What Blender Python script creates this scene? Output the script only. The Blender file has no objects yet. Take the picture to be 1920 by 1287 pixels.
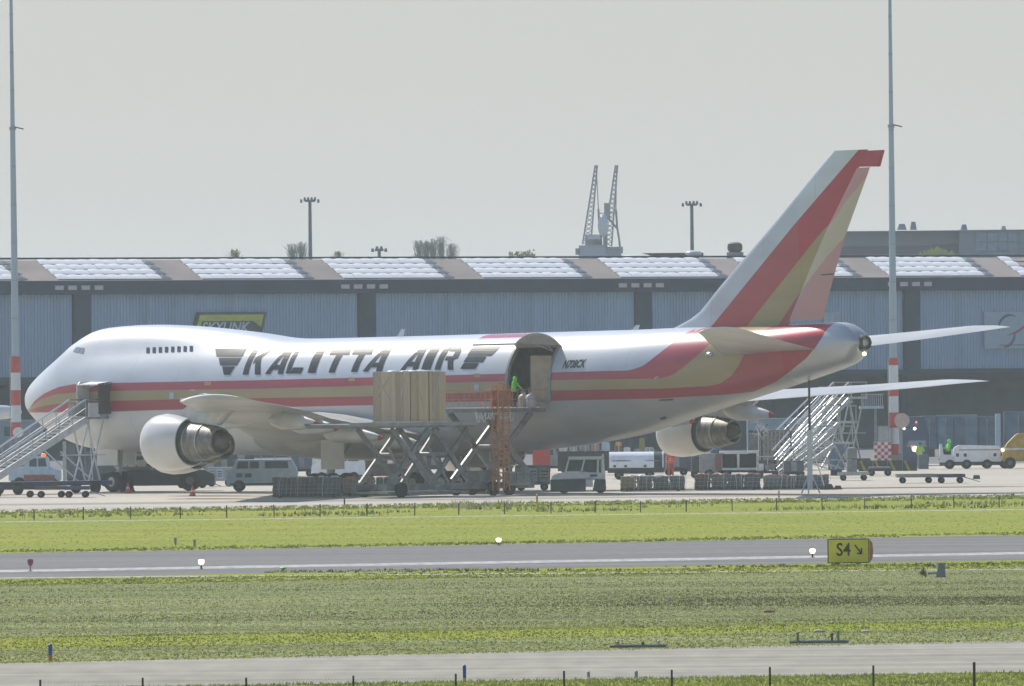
import bpy, bmesh, math, random
import numpy as np
from mathutils import Vector, Matrix, noise
R = math.radians
random.seed(7)
S = bpy.context.scene
COL = S.collection

# ------------------------------------------------------------------ camera, sky, sun, exposure
FPX, HOR, ROLL, CAMH = 20160.0, 683.0, R(0.5), 7.45
CR, SR = math.cos(ROLL), math.sin(ROLL)
cam_d = bpy.data.cameras.new('camera')
cam = bpy.data.objects.new('camera', cam_d); COL.objects.link(cam); S.camera = cam
cam_d.sensor_width = 36.0; cam_d.lens = FPX / 1920.0 * 36.0
cam_d.clip_start = 1.0; cam_d.clip_end = 9000.0
_p = math.atan((HOR - 643.5) / FPX)
_fwd = Vector((0, math.cos(_p), math.sin(_p)))
_up0 = Vector((0, -math.sin(_p), math.cos(_p)))
_rt = Vector((CR, 0, 0)) - _up0 * SR
_up = Vector((SR, 0, 0)) + _up0 * CR
_m = Matrix(((_rt.x, _up.x, -_fwd.x, 0), (_rt.y, _up.y, -_fwd.y, 0), (_rt.z, _up.z, -_fwd.z, CAMH), (0, 0, 0, 1)))
cam.matrix_world = _m

SUN_AZ, SUN_EL = R(-35), R(46)        # azimuth from +Y towards +X
world = bpy.data.worlds.new('World'); S.world = world; world.use_nodes = True
wn = world.node_tree.nodes; wl = world.node_tree.links
sky = wn.new('ShaderNodeTexSky'); sky.sky_type = 'NISHITA'; sky.sun_disc = False
sky.sun_elevation = SUN_EL; sky.sun_rotation = SUN_AZ
sky.air_density = 1.0; sky.dust_density = 0.4; sky.ozone_density = 2.5; sky.altitude = 0
wn['Background'].inputs['Strength'].default_value = 0.145
# a pale haze veil low in the sky, thinning upwards
_tc = wn.new('ShaderNodeTexCoord'); _sp = wn.new('ShaderNodeSeparateXYZ'); wl.new(_tc.outputs['Generated'], _sp.inputs[0])
_mr = wn.new('ShaderNodeMapRange'); _mr.interpolation_type = 'SMOOTHSTEP'
_mr.inputs[1].default_value = 0.0; _mr.inputs[2].default_value = 0.42; _mr.inputs[3].default_value = 0.93; _mr.inputs[4].default_value = 0.0
wl.new(_sp.outputs[2], _mr.inputs[0])
_mx = wn.new('ShaderNodeMix'); _mx.data_type = 'RGBA'; wl.new(_mr.outputs[0], _mx.inputs[0]); wl.new(sky.outputs[0], _mx.inputs[6])
_mx.inputs[7].default_value = (3.72, 3.78, 3.70, 1)
wl.new(_mx.outputs[2], wn['Background'].inputs[0])
sl = bpy.data.lights.new('sun', 'SUN'); sl.energy = 4.7; sl.angle = R(0.6); sl.color = (1.0, 0.93, 0.82)
sun = bpy.data.objects.new('sun', sl); COL.objects.link(sun)
sdir = Vector((math.sin(SUN_AZ) * math.cos(SUN_EL), math.cos(SUN_AZ) * math.cos(SUN_EL), math.sin(SUN_EL)))
sun.rotation_euler = sdir.to_track_quat('Z', 'Y').to_euler(); sun.location = (-100, 500, 120)
vs = S.view_settings
vs.view_transform = 'Standard'; vs.look = 'None'; vs.gamma = 1.0; vs.use_curve_mapping = False; vs.exposure = 0.02
S.cycles.max_bounces = 6; S.cycles.volume_bounces = 1

# ------------------------------------------------------------------ helpers
def W(px, py, d):
    "photo position -> the world point at depth d metres"
    du, dv = px - 960, py - 643.5
    u = du * CR - dv * SR; v = du * SR + dv * CR - (HOR - 643.5)
    return Vector((u * d / FPX, d, CAMH - v * d / FPX))
def G(px, py, z=0.0):
    "photo position -> the ground point under it"
    du, dv = px - 960, py - 643.5
    u = du * CR - dv * SR; v = du * SR + dv * CR - (HOR - 643.5)
    d = (CAMH - z) * FPX / v
    return Vector((u * d / FPX, d, z))

class MB:
    def __init__(self): self.v = []; self.f = []; self.mi = []
    def add(self, vs, fs, mi=0):
        n = len(self.v); self.v += [tuple(p) for p in vs]
        for f in fs: self.f.append(tuple(i + n for i in f)); self.mi.append(mi)
        return self
    def box(self, c, s, rz=0.0, mi=0, taper=None):
        x, y, z = s[0] / 2, s[1] / 2, s[2] / 2
        tx, ty = taper if taper else (1, 1)
        P = [(-x, -y, -z), (x, -y, -z), (x, y, -z), (-x, y, -z), (-x * tx, -y * ty, z), (x * tx, -y * ty, z), (x * tx, y * ty, z), (-x * tx, y * ty, z)]
        cs, sn = math.cos(rz), math.sin(rz)
        P = [(c[0] + a * cs - b * sn, c[1] + a * sn + b * cs, c[2] + h) for a, b, h in P]
        return self.add(P, [(3, 2, 1, 0), (4, 5, 6, 7), (0, 1, 5, 4), (1, 2, 6, 5), (2, 3, 7, 6), (3, 0, 4, 7)], mi)
    def beam(self, p, q, w, h=None, mi=0):
        h = h or w
        p = Vector(p); q = Vector(q); d = (q - p)
        if d.length < 1e-6: return self
        d.normalize(); up = Vector((0, 0, 1)) if abs(d.z) < 0.95 else Vector((1, 0, 0))
        a = d.cross(up).normalized() * w / 2; b = a.cross(d).normalized() * h / 2
        P = [p - a - b, p + a - b, p + a + b, p - a + b, q - a - b, q + a - b, q + a + b, q - a + b]
        return self.add(P, [(0, 1, 2, 3), (7, 6, 5, 4), (4, 5, 1, 0), (5, 6, 2, 1), (6, 7, 3, 2), (7, 4, 0, 3)], mi)
    def tube(self, p, q, r, n=8, r2=None, mi=0, cap=True):
        r2 = r if r2 is None else r2
        p = Vector(p); q = Vector(q); d = (q - p).normalized()
        up = Vector((0, 0, 1)) if abs(d.z) < 0.95 else Vector((1, 0, 0))
        a = d.cross(up).normalized(); b = a.cross(d)
        P = []
        for c, rr in ((p, r), (q, r2)):
            for i in range(n):
                t = 2 * math.pi * i / n
                P.append(c + (a * math.cos(t) + b * math.sin(t)) * rr)
        F = [(i, (i + 1) % n, n + (i + 1) % n, n + i) for i in range(n)]
        if cap: F += [tuple(range(n))[::-1], tuple(range(n, 2 * n))]
        return self.add(P, F, mi)
    def path(self, pts, r, n=6, mi=0):
        for a, b in zip(pts[:-1], pts[1:]): self.tube(a, b, r, n, mi=mi)
        return self
    def prism(self, poly, a, b, axis='y', mi=0):
        "2-D outline (u,z) extruded along y from a to b (axis='x': outline is (y,z))"
        n = len(poly)
        if axis == 'y': P = [(u, a, z) for u, z in poly] + [(u, b, z) for u, z in poly]
        elif axis == 'x': P = [(a, u, z) for u, z in poly] + [(b, u, z) for u, z in poly]
        else: P = [(u, z, a) for u, z in poly] + [(u, z, b) for u, z in poly]
        F = [(i, (i + 1) % n, n + (i + 1) % n, n + i) for i in range(n)] + [tuple(range(n))[::-1], tuple(range(n, 2 * n))]
        return self.add(P, F, mi)
    def lathe(self, prof, c=(0, 0, 0), axis='z', n=24, mi=0):
        "profile of (along, radius)"
        P = []; m = len(prof)
        for a, r in prof:
            for i in range(n):
                t = 2 * math.pi * i / n; u, w = r * math.cos(t), r * math.sin(t)
                q = (u, w, a) if axis == 'z' else ((a, u, w) if axis == 'x' else (u, a, w))
                P.append((q[0] + c[0], q[1] + c[1], q[2] + c[2]))
        F = [(k * n + i, k * n + (i + 1) % n, (k + 1) * n + (i + 1) % n, (k + 1) * n + i) for k in range(m - 1) for i in range(n)]
        return self.add(P, F, mi)
    def ball(self, c, r, n=10, sc=(1, 1, 1), mi=0):
        prof = [(-math.cos(math.pi * k / 6), max(0.02, math.sin(math.pi * k / 6))) for k in range(7)]
        P = []; F = []
        for a, rr in prof:
            for i in range(n):
                t = 2 * math.pi * i / n
                P.append((c[0] + rr * r * math.cos(t) * sc[0], c[1] + rr * r * math.sin(t) * sc[1], c[2] + a * r * sc[2]))
        for k in range(6):
            for i in range(n): F.append((k * n + i, k * n + (i + 1) % n, (k + 1) * n + (i + 1) % n, (k + 1) * n + i))
        return self.add(P, F, mi)
    def build(self, name, mat, parent=None, smooth=False, bevel=0.0, loc=None, rot=None):
        me = bpy.data.meshes.new(name)
        me.from_pydata(self.v, [], self.f)
        mats = mat if isinstance(mat, (list, tuple)) else [mat]
        for m in mats: me.materials.append(m)
        if len(mats) > 1: me.polygons.foreach_set('material_index', self.mi)
        bm = bmesh.new(); bm.from_mesh(me)
        bmesh.ops.recalc_face_normals(bm, faces=bm.faces)
        if bevel > 0:
            eds = [e for e in bm.edges if len(e.link_faces) == 2 and e.calc_face_angle(0) > 0.5]
            bmesh.ops.bevel(bm, geom=eds, offset=bevel, segments=2, affect='EDGES', clamp_overlap=True)
        bm.to_mesh(me); bm.free()
        if smooth:
            me.polygons.foreach_set('use_smooth', [True] * len(me.polygons))
            if smooth is not True:
                try: me.set_sharp_from_angle(angle=R(smooth))
                except Exception: pass
        me.update()
        o = bpy.data.objects.new(name, me); COL.objects.link(o)
        if parent is not None: o.parent = parent
        if loc is not None: o.location = loc
        if rot is not None: o.rotation_euler = rot
        return o

def tag(o, label=None, cat=None, group=None, kind=None):
    if label: o['label'] = label
    if cat: o['category'] = cat
    if group: o['group'] = group
    if kind: o['kind'] = kind
    return o
def thing(name, label, cat, loc=(0, 0, 0), rz=0.0, group=None):
    o = bpy.data.objects.new(name, None); COL.objects.link(o)
    o.empty_display_size = 0.3
    o.location = loc; o.rotation_euler = (0, 0, rz)
    return tag(o, label, cat, group)
def kids(o): return KIDS(o)
def KIDS(o): return [c for c in bpy.data.objects if c.parent == o]
def dup(o, loc=None, rz=None, label=None, parent=None, group=None):
    c = o.copy(); COL.objects.link(c)
    if parent is not None: c.parent = parent
    if loc is not None: c.location = loc
    if rz is not None: c.rotation_euler = (0, 0, rz)
    if label: c['label'] = label
    if group: c['group'] = group
    for k in KIDS(o): dup(k, parent=c)
    return c

# ------------------------------------------------------------------ materials
def mat(name, col, rough=0.6, metal=0.0, var=0.12, scale=3.0, bump=0.0, coat=0.0, dirt=None, stretch=(1, 1, 1), emit=None, spec=0.5, trans=0.0):
    m = bpy.data.materials.new(name); m.use_nodes = True
    nt = m.node_tree; n = nt.nodes; l = nt.links; b = n['Principled BSDF']
    b.inputs['Roughness'].default_value = rough; b.inputs['Metallic'].default_value = metal
    b.inputs['Specular IOR Level'].default_value = spec
    if coat: b.inputs['Coat Weight'].default_value = coat; b.inputs['Coat Roughness'].default_value = 0.12
    tc = n.new('ShaderNodeTexCoord'); mp = n.new('ShaderNodeMapping'); mp.inputs['Scale'].default_value = stretch
    l.new(tc.outputs['Object'], mp.inputs[0])
    nz = n.new('ShaderNodeTexNoise'); nz.inputs['Scale'].default_value = scale; nz.inputs['Detail'].default_value = 5
    l.new(mp.outputs[0], nz.inputs[0])
    rp = n.new('ShaderNodeValToRGB'); rp.color_ramp.elements[0].position = 0.3; rp.color_ramp.elements[1].position = 0.7
    d = dirt or tuple(c * (1 - var * 2) for c in col)
    rp.color_ramp.elements[0].color = (*d, 1); rp.color_ramp.elements[1].color = (*[min(1, c * (1 + var * 0.4)) for c in col], 1)
    l.new(nz.outputs[0], rp.inputs[0]); l.new(rp.outputs[0], b.inputs['Base Color'])
    if bump:
        bp = n.new('ShaderNodeBump'); bp.inputs['Strength'].default_value = bump; bp.inputs['Distance'].default_value = 0.05
        l.new(nz.outputs[0], bp.inputs['Height']); l.new(bp.outputs[0], b.inputs['Normal'])
    if emit:
        b.inputs['Emission Color'].default_value = (*emit[:3], 1); b.inputs['Emission Strength'].default_value = emit[3]
    if trans: b.inputs['Transmission Weight'].default_value = trans
    return m
M = {}
M['white'] = mat('white_paint', (.64, .67, .70), .35, var=.06, coat=.3)
M['veh_white'] = mat('vehicle_white', (.86, .89, .91), .35, var=.07, coat=.3)
M['offwhite'] = mat('offwhite_paint', (.70, .71, .70), .45, var=.12)
M['grey'] = mat('grey_paint', (.3, .31, .32), .5, var=.15)
M['steel'] = mat('galvanised_steel', (.42, .44, .45), .42, .7, var=.2, scale=8)
M['alu'] = mat('bare_aluminium', (.62, .63, .64), .32, .85, var=.1)
M['dark'] = mat('dark_metal', (.045, .05, .055), .6, var=.2)
M['rubber'] = mat('rubber', (.022, .022, .024), .85, var=.2)
M['navy'] = mat('navy_paint', (.03, .06, .14), .5, var=.15)
M['blue'] = mat('blue_paint', (.10, .20, .36), .45, var=.12)
M['pale_blue'] = mat('pale_blue_paint', (.44, .57, .66), .45, var=.1)
M['red'] = mat('red_paint', (.5, .035, .03), .45, var=.12)
M['orange'] = mat('orange_paint', (.66, .23, .06), .5, var=.2)
M['orange_cone'] = mat('cone_orange', (.85, .09, .03), .5, var=.05)
M['yellow'] = mat('yellow_paint', (.62, .38, .03), .5, var=.12)
M['glass'] = mat('dark_glass', (.03, .045, .06), .06, var=.1, spec=.8)
M['car_glass'] = mat('vehicle_glass', (.05, .085, .12), .12, var=.1, spec=.35)
M['carton'] = mat('plywood_carton', (.62, .47, .29), .75, var=.10, scale=1.2, stretch=(3, 3, .15), bump=.1)
M['strap'] = mat('pale_strap', (.6, .58, .54), .6)
M['hub'] = mat('wheel_hub', (.10, .105, .11), .6)
M['net'] = mat('cargo_net', (.55, .55, .52), .8)
M['hivis'] = mat('hivis_green', (.16, .82, .05), .7, var=.1)
M['hivis_y'] = mat('hivis_yellow', (.45, .75, .08), .7, var=.1)
M['cloth'] = mat('dark_workwear', (.03, .04, .06), .85)
M['skin'] = mat('skin', (.45, .27, .19), .6)
M['beacon'] = mat('orange_beacon', (.8, .15, .03), .3, emit=(1, .2, .03, 1.0))
M['lamp'] = mat('lit_lamp', (.9, .85, .7), .3, emit=(1, .82, .55, 3.0))
M['lamp_red'] = mat('lit_red_lamp', (.8, .1, .08), .3, emit=(1, .15, .1, 2.0))

# ------------------------------------------------------------------ haze
haze = MB().box((0, 1900, 21), (1700, 4200, 44)).build('haze', [])
hm = bpy.data.materials.new('haze_air'); hm.use_nodes = True
hn = hm.node_tree; hn.nodes.remove(hn.nodes['Principled BSDF'])
pv = hn.nodes.new('ShaderNodeVolumePrincipled'); pv.inputs['Color'].default_value = (.84, .92, 1.0, 1)
pv.inputs['Density'].default_value = 0.00015; pv.inputs['Anisotropy'].default_value = 0.25
hn.links.new(pv.outputs[0], hn.nodes['Material Output'].inputs['Volume'])
haze.data.materials.clear(); haze.data.materials.append(hm); tag(haze, kind='stuff')

# ------------------------------------------------------------------ ground
def line_pts(pxpy): return [G(a, b) for a, b in pxpy]
def sheet(name, near, far, z, m, kind='structure', nx=2):
    "ground strip between two edges given as photo points (left,right)"
    a, b = G(*near[0]), G(*near[1]); c, d = G(*far[0]), G(*far[1])
    def ext(p, q, k=1.2):
        v = (q - p) * k; return p - v, q + v
    a, b = ext(a, b); c, d = ext(c, d)
    o = MB().add([(a.x, a.y, z), (b.x, b.y, z), (d.x, d.y, z), (c.x, c.y, z)], [(0, 1, 2, 3)]).build(name, m)
    return tag(o, kind=kind)
def ground_mat(name, cols, sc=(.05, .3), rough=.95, bump=.3, fine=8.0, fine_amt=.35, stain=None):
    m = bpy.data.materials.new(name); m.use_nodes = True
    nt = m.node_tree; n = nt.nodes; l = nt.links; b = n['Principled BSDF']; b.inputs['Roughness'].default_value = rough
    b.inputs['Specular IOR Level'].default_value = .25
    tc = n.new('ShaderNodeTexCoord'); mp = n.new('ShaderNodeMapping'); mp.inputs['Scale'].default_value = (sc[0], sc[1], 1)
    l.new(tc.outputs['Object'], mp.inputs[0])
    nz = n.new('ShaderNodeTexNoise'); nz.inputs['Scale'].default_value = 1.0; nz.inputs['Detail'].default_value = 6; nz.inputs['Roughness'].default_value = .62
    l.new(mp.outputs[0], nz.inputs[0])
    rp = n.new('ShaderNodeValToRGB'); e = rp.color_ramp.elements
    e[0].position = .32; e[1].position = .68; e[0].color = (*cols[0], 1); e[1].color = (*cols[-1], 1)
    for i, c in enumerate(cols[1:-1]):
        q = e.new(.32 + .36 * (i + 1) / (len(cols) - 1)); q.color = (*c, 1)
    l.new(nz.outputs[0], rp.inputs[0])
    n2 = n.new('ShaderNodeTexNoise'); n2.inputs['Scale'].default_value = fine; n2.inputs['Detail'].default_value = 4
    mp2 = n.new('ShaderNodeMapping'); mp2.inputs['Scale'].default_value = (1, .12, 1); l.new(tc.outputs['Object'], mp2.inputs[0]); l.new(mp2.outputs[0], n2.inputs[0])
    mr = n.new('ShaderNodeMapRange'); mr.inputs[1].default_value = .3; mr.inputs[2].default_value = .7
    mr.inputs[3].default_value = 1 - fine_amt; mr.inputs[4].default_value = 1 + fine_amt * .6
    l.new(n2.outputs[0], mr.inputs[0])
    mx = n.new('ShaderNodeMix'); mx.data_type = 'RGBA'; mx.blend_type = 'MULTIPLY'; mx.inputs[0].default_value = 1
    l.new(rp.outputs[0], mx.inputs[6]); l.new(mr.outputs[0], mx.inputs[7]); l.new(mx.outputs[2], b.inputs['Base Color'])
    if bump:
        bp = n.new('ShaderNodeBump'); bp.inputs['Strength'].default_value = bump; bp.inputs['Distance'].default_value = .05
        l.new(n2.outputs[0], bp.inputs['Height']); l.new(bp.outputs[0], b.inputs['Normal'])
    return m
gm_grass = ground_mat('meadow', [(.20, .245, .010), (.24, .275, .013), (.29, .295, .018)], (.03, .10), fine=5, fine_amt=.18)
gm_rough = ground_mat('rough_ground', [(.14, .155, .055), (.215, .235, .075), (.28, .295, .11)], (.03, .16), fine=7, fine_amt=.5)
gm_apron = ground_mat('apron_concrete', [(.40, .365, .30), (.47, .43, .355), (.53, .49, .41)], (.02, .09), fine=2, fine_amt=.08, bump=.05, rough=.8)
gm_conc = ground_mat('taxiway_concrete', [(.225, .21, .165), (.30, .285, .232), (.385, .365, .31)], (.02, .5), fine=1.4, fine_amt=.14, bump=.05, rough=.8)
gm_asph = ground_mat('asphalt', [(.12, .117, .112), (.158, .154, .147), (.198, .193, .184)], (.015, .3), fine=2, fine_amt=.08, bump=.05, rough=.8)
gm_line = ground_mat('worn_white_line', [(.27, .27, .27), (.42, .42, .41), (.52, .52, .5)], (.15, 1), fine=3, fine_amt=.3, bump=0, rough=.7)
gm_kerb = ground_mat('pale_edging', [(.34, .36, .22), (.42, .42, .32), (.46, .45, .36)], (.1, 1), fine=3, fine_amt=.3, bump=0)

g = MB().add([(-2500, 20, 0), (2500, 20, 0), (2500, 7000, 0), (-2500, 7000, 0)], [(0, 1, 2, 3)]).build('ground', gm_grass)
tag(g, kind='structure')
# apron behind the wired fence
sheet('apron', ((0, 961), (1920, 931)), ((0, 742), (1920, 725)), .004, gm_apron)
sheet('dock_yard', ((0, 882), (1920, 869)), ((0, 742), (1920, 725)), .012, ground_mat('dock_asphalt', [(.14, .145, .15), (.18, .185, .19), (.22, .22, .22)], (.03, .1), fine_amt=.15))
sheet('apron_seam', ((0, 948.5), (1920, 925)), ((0, 945.5), (1920, 922.5)), .008, ground_mat('seam', [(.28, .26, .235), (.32, .3, .27), (.36, .34, .3)], (.02, .2), fine_amt=.1))
sheet('rough_field', ((0, 1196), (1920, 1164)), ((0, 1097), (1920, 1066)), .004, gm_rough)
sheet('rough_verge', ((0, 1243), (1920, 1200)), ((0, 1218), (1920, 1176)), .004, gm_rough)
sheet('taxiway', ((0, 1084), (1920, 1050)), ((0, 1038), (1920, 1003.5)), .004, gm_asph)
sheet('taxiway_line', ((0, 1074), (1920, 1040)), ((0, 1069.5), (1920, 1035.5)), .008, gm_line)
sheet('near_taxiway', ((0, 1294), (1920, 1261)), ((0, 1244.5), (1920, 1201.5)), .008, gm_conc)
sheet('grass_edging', ((0, 980), (1920, 956.5)), ((0, 978.6), (1920, 955.1)), .004, gm_kerb)
sheet('path_edging', ((0, 1086), (1920, 1069)), ((0, 1083.6), (1920, 1066.8)), .010, gm_kerb)

# ------------------------------------------------------------------ grass tufts
def leaf_mat(name, col, tr=.45):
    m = bpy.data.materials.new(name); m.use_nodes = True
    nt = m.node_tree; n = nt.nodes; l = nt.links; b = n['Principled BSDF']; b.inputs['Roughness'].default_value = .8
    tc = n.new('ShaderNodeTexCoord'); nz = n.new('ShaderNodeTexNoise'); nz.inputs['Scale'].default_value = .35; nz.inputs['Detail'].default_value = 6
    l.new(tc.outputs['Object'], nz.inputs[0])
    rp = n.new('ShaderNodeValToRGB'); rp.color_ramp.elements[0].position = .35; rp.color_ramp.elements[1].position = .65
    rp.color_ramp.elements[0].color = (*[c * .6 for c in col], 1); rp.color_ramp.elements[1].color = (*[c * 1.25 for c in col], 1)
    l.new(nz.outputs[0], rp.inputs[0]); l.new(rp.outputs[0], b.inputs['Base Color'])
    t = n.new('ShaderNodeBsdfTranslucent'); l.new(rp.outputs[0], t.inputs[0])
    mx = n.new('ShaderNodeMixShader'); mx.inputs[0].default_value = tr
    l.new(b.outputs[0], mx.inputs[1]); l.new(t.outputs[0], mx.inputs[2]); l.new(mx.outputs[0], n['Material Output'].inputs[0])
    return m
lm = [leaf_mat('blade_green', (.19, .23, .03)), leaf_mat('blade_yellow', (.31, .33, .04)), leaf_mat('blade_straw', (.38, .36, .22)), leaf_mat('blade_dark', (.08, .09, .045), .3)]
rng = np.random.default_rng(5)
def tufts(name, n, ylo, yhi, h, w, mats, probs, xr=(-40, 1960), slope=-.0168, patch=None, blades=3, kind='stuff', fade=None):
    V = []; F = []; MI = []
    lo = yhi; k = 0
    for i in range(n):
        px = rng.uniform(*xr); py = rng.uniform(ylo, yhi) + slope * px
        if fade and rng.uniform() > min(1, (px - fade) / 700) * math.sin(math.pi * (py - slope * px - ylo) / (yhi - ylo)): continue
        p = G(px, py)
        if patch and noise.noise(Vector((p.x * patch[0], p.y * patch[1], 3.1))) < patch[2]: continue
        hh = h * rng.uniform(.5, 1.35); ww = w * rng.uniform(.6, 1.3); m = int(rng.choice(len(mats), p=probs))
        for b in range(blades):
            a = rng.uniform(0, 3.14); dx, dy = math.cos(a) * ww * .5, math.sin(a) * ww * .5
            ox, oy = rng.uniform(-ww, ww), rng.uniform(-ww, ww)
            lx = rng.uniform(-.5, .5) * hh
            q = len(V)
            V += [(p.x + ox - dx, p.y + oy - dy, 0), (p.x + ox + dx, p.y + oy + dy, 0), (p.x + ox + lx, p.y + oy, hh * rng.uniform(.6, 1))]
            F.append((q, q + 1, q + 2)); MI.append(m)
    me = bpy.data.meshes.new(name); me.from_pydata(V, [], F)
    for m in mats: me.materials.append(m)
    me.polygons.foreach_set('material_index', MI); me.update()
    o = bpy.data.objects.new(name, me); COL.objects.link(o)
    return tag(o, kind=kind)
tufts('rough_grass', 60000, 1097, 1198, .036, .03, lm, [.38, .34, .16, .12], blades=2)
tufts('dark_stubble', 26000, 1106, 1192, .04, .035, [lm[3], lm[2]], [.85, .15], patch=(.035, .14, -.02), blades=2)
tufts('dark_band', 40000, 1122, 1172, .040, .03, [lm[3], lm[2]], [.85, .15], xr=(700, 1990), slope=-.012, patch=(.03, .1, -.25), blades=2, fade=700)
tufts('verge_grass', 16000, 1196, 1246, .045, .03, lm, [.45, .38, .05, .12], slope=-.0215)
tufts('field_edge_grass', 5000, 1088, 1100, .05, .06, lm, [.5, .35, .05, .1])
tufts('mown_grass', 9000, 972, 1036, .022, .05, lm, [.42, .56, .02, 0], slope=-.0178)
tufts('taxiway_fringe', 1800, 1033, 1038, .08, .08, lm, [.6, .25, .05, .1], slope=-.0178, patch=(.12, .12, -.25))
tufts('near_grass', 9000, 1292, 1318, .07, .03, lm, [.5, .48, .02, 0], slope=-.0165)
tufts('fence_weeds', 1500, 966, 976, .22, .08, lm, [.5, .2, .1, .2], slope=-.0125, patch=(.09, .09, .02))
tufts('tall_dry_weeds', 260, 946, 956, .32, .08, lm, [.3, .2, .4, .1], xr=(820, 1050), slope=0, patch=(.2, .1, -.1))
tufts('apron_edge_grass', 3000, 958, 966, .10, .12, lm, [.5, .35, .05, .1], slope=-.0155)
tufts('path_side_weeds', 900, 1078, 1083, .10, .08, lm, [.45, .15, .1, .3], slope=-.0115, xr=(500, 1960), patch=(.1, .1, -.05))

# ------------------------------------------------------------------ hangar
HA = W(152, 700, 880); HB = W(1708, 700, 921)
wd = Vector((HB.x - HA.x, HB.y - HA.y, 0)); BAY = wd.length / 3; wd.normalize()
hz = math.atan2(wd.y, wd.x)
hang = thing('cargo_hangar', 'long grey corrugated cargo hangar with white skylights along its roof behind the aircraft', 'hangar', (HA.x, HA.y, 0), hz)
M['corr'] = mat('corrugated_grey_blue', (.35, .48, .61), .5, .0, var=.10, scale=.5, stretch=(1.2, 1, .05), dirt=(.29, .40, .52))
M['beam'] = mat('fascia_dark', (.032, .064, .10), .7, var=.15, scale=.4, spec=.15)
M['roof'] = mat('roof_felt', (.36, .31, .28), .95, var=.12, scale=.3)
M['skyl'] = mat('skylight_white', (.93, .93, .91), .45, var=.04, spec=.8)
M['skyside'] = mat('skylight_side', (.55, .58, .62), .5, var=.1)
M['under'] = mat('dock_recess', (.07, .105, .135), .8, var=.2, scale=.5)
X0, X1 = -1.6 * BAY, 4.6 * BAY
ZW, ZE, ZF = 6.72, 13.45, 14.55
cols = [i * BAY for i in range(-1, 5)]
# corrugated wall panels, each sheet a piece
pw = 0.9
base = MB()
n = 3
pts = []
for k in range(n):
    u = k * pw / n
    pts += [(u, 0), (u + pw / n * .35, 0), (u + pw / n * .5, -.09), (u + pw / n * .85, -.09)]
pts.append((pw - .02, 0))
P = [(a, b, z) for z in (ZW, ZE) for a, b in pts]; m_ = len(pts)
base.add(P, [(i, i + 1, m_ + i + 1, m_ + i) for i in range(m_ - 1)])
first = None
cm = [M['corr']] + [mat('corrugated_tint', tuple(c * k for c in (.35, .48, .61)), .5, var=.08, scale=.5, stretch=(1.2, 1, .05)) for k in (.9, 1.07)]
meshes = []
for mm in cm:
    o = MB(); o.v = list(base.v); o.f = list(base.f); o.mi = list(base.mi)
    meshes.append(o.build('wall_panel', mm, hang))
cnt = 0
for bi in range(-1, 4):
    a, b = cols[bi + 1] + .85, cols[bi + 1] + BAY - .85
    k = 0
    while a + k * pw + pw <= b + .5:
        xx = a + k * pw; k += 1
        if not (-.5 * BAY < xx < 3.75 * BAY): continue
        src = meshes[0] if random.random() < .6 else meshes[random.choice((1, 2))]
        if cnt < 3: o = meshes[cnt]
        else:
            o = src.copy(); COL.objects.link(o)
        cnt += 1
        o.location = (xx, random.uniform(-.015, .015), 0)
for c in cols: MB().box((c, -.12, (ZW + ZE) / 2), (1.5, .5, ZE - ZW - .006)).build('column', M['beam'], hang)
MB().box(((X0 + X1) / 2, -.2, (ZE + ZF) / 2), (X1 - X0, 1.2, ZF - ZE)).build('fascia', M['beam'], hang)
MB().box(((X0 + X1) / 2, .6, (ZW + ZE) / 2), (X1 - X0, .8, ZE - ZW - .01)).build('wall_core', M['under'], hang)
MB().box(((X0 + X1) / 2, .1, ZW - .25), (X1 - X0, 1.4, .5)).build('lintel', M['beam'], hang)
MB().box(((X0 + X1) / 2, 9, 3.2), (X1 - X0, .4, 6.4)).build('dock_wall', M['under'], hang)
for c in np.arange(-.5, 4.6, .5):
    MB().box((c * BAY, 1.2, ZW / 2 - .26), (.5, .5, ZW - .55)).build('dock_post', M['beam'], hang)
# fascia windows (four pale blocks above each column)
for c in cols[1:]:
    for k in range(4):
        MB().box((c - 2.4 + k * 1.22, -.84, 14.0), (.78, .1, .36), 0).build('fascia_window', mat('fascia_pane', (.62, .56, .50), .4, var=.1) if c == cols[1] and k == 0 else bpy.data.materials['fascia_pane'], hang)
# roof: stepped slope rising away from the eave
RD, RZ = 1.0, .42
prof = [(-.5, ZF), (-.5, ZF + .05)] + [(-.3 + i * RD * 4 / 4, ZF + .07 + i * RZ) for i in range(5)] + [(40, ZF + .07 + 4 * RZ + .1), (40, ZF)]
MB().prism(prof, X0, X1, axis='x').build('roof', M['roof'], hang)
MB().box(((X0 + X1) / 2, -.3 + 4.35 * RD, ZF + 4 * RZ + .22), (X1 - X0, .25, .16)).build('ridge_rail', M['beam'], hang)
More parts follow.
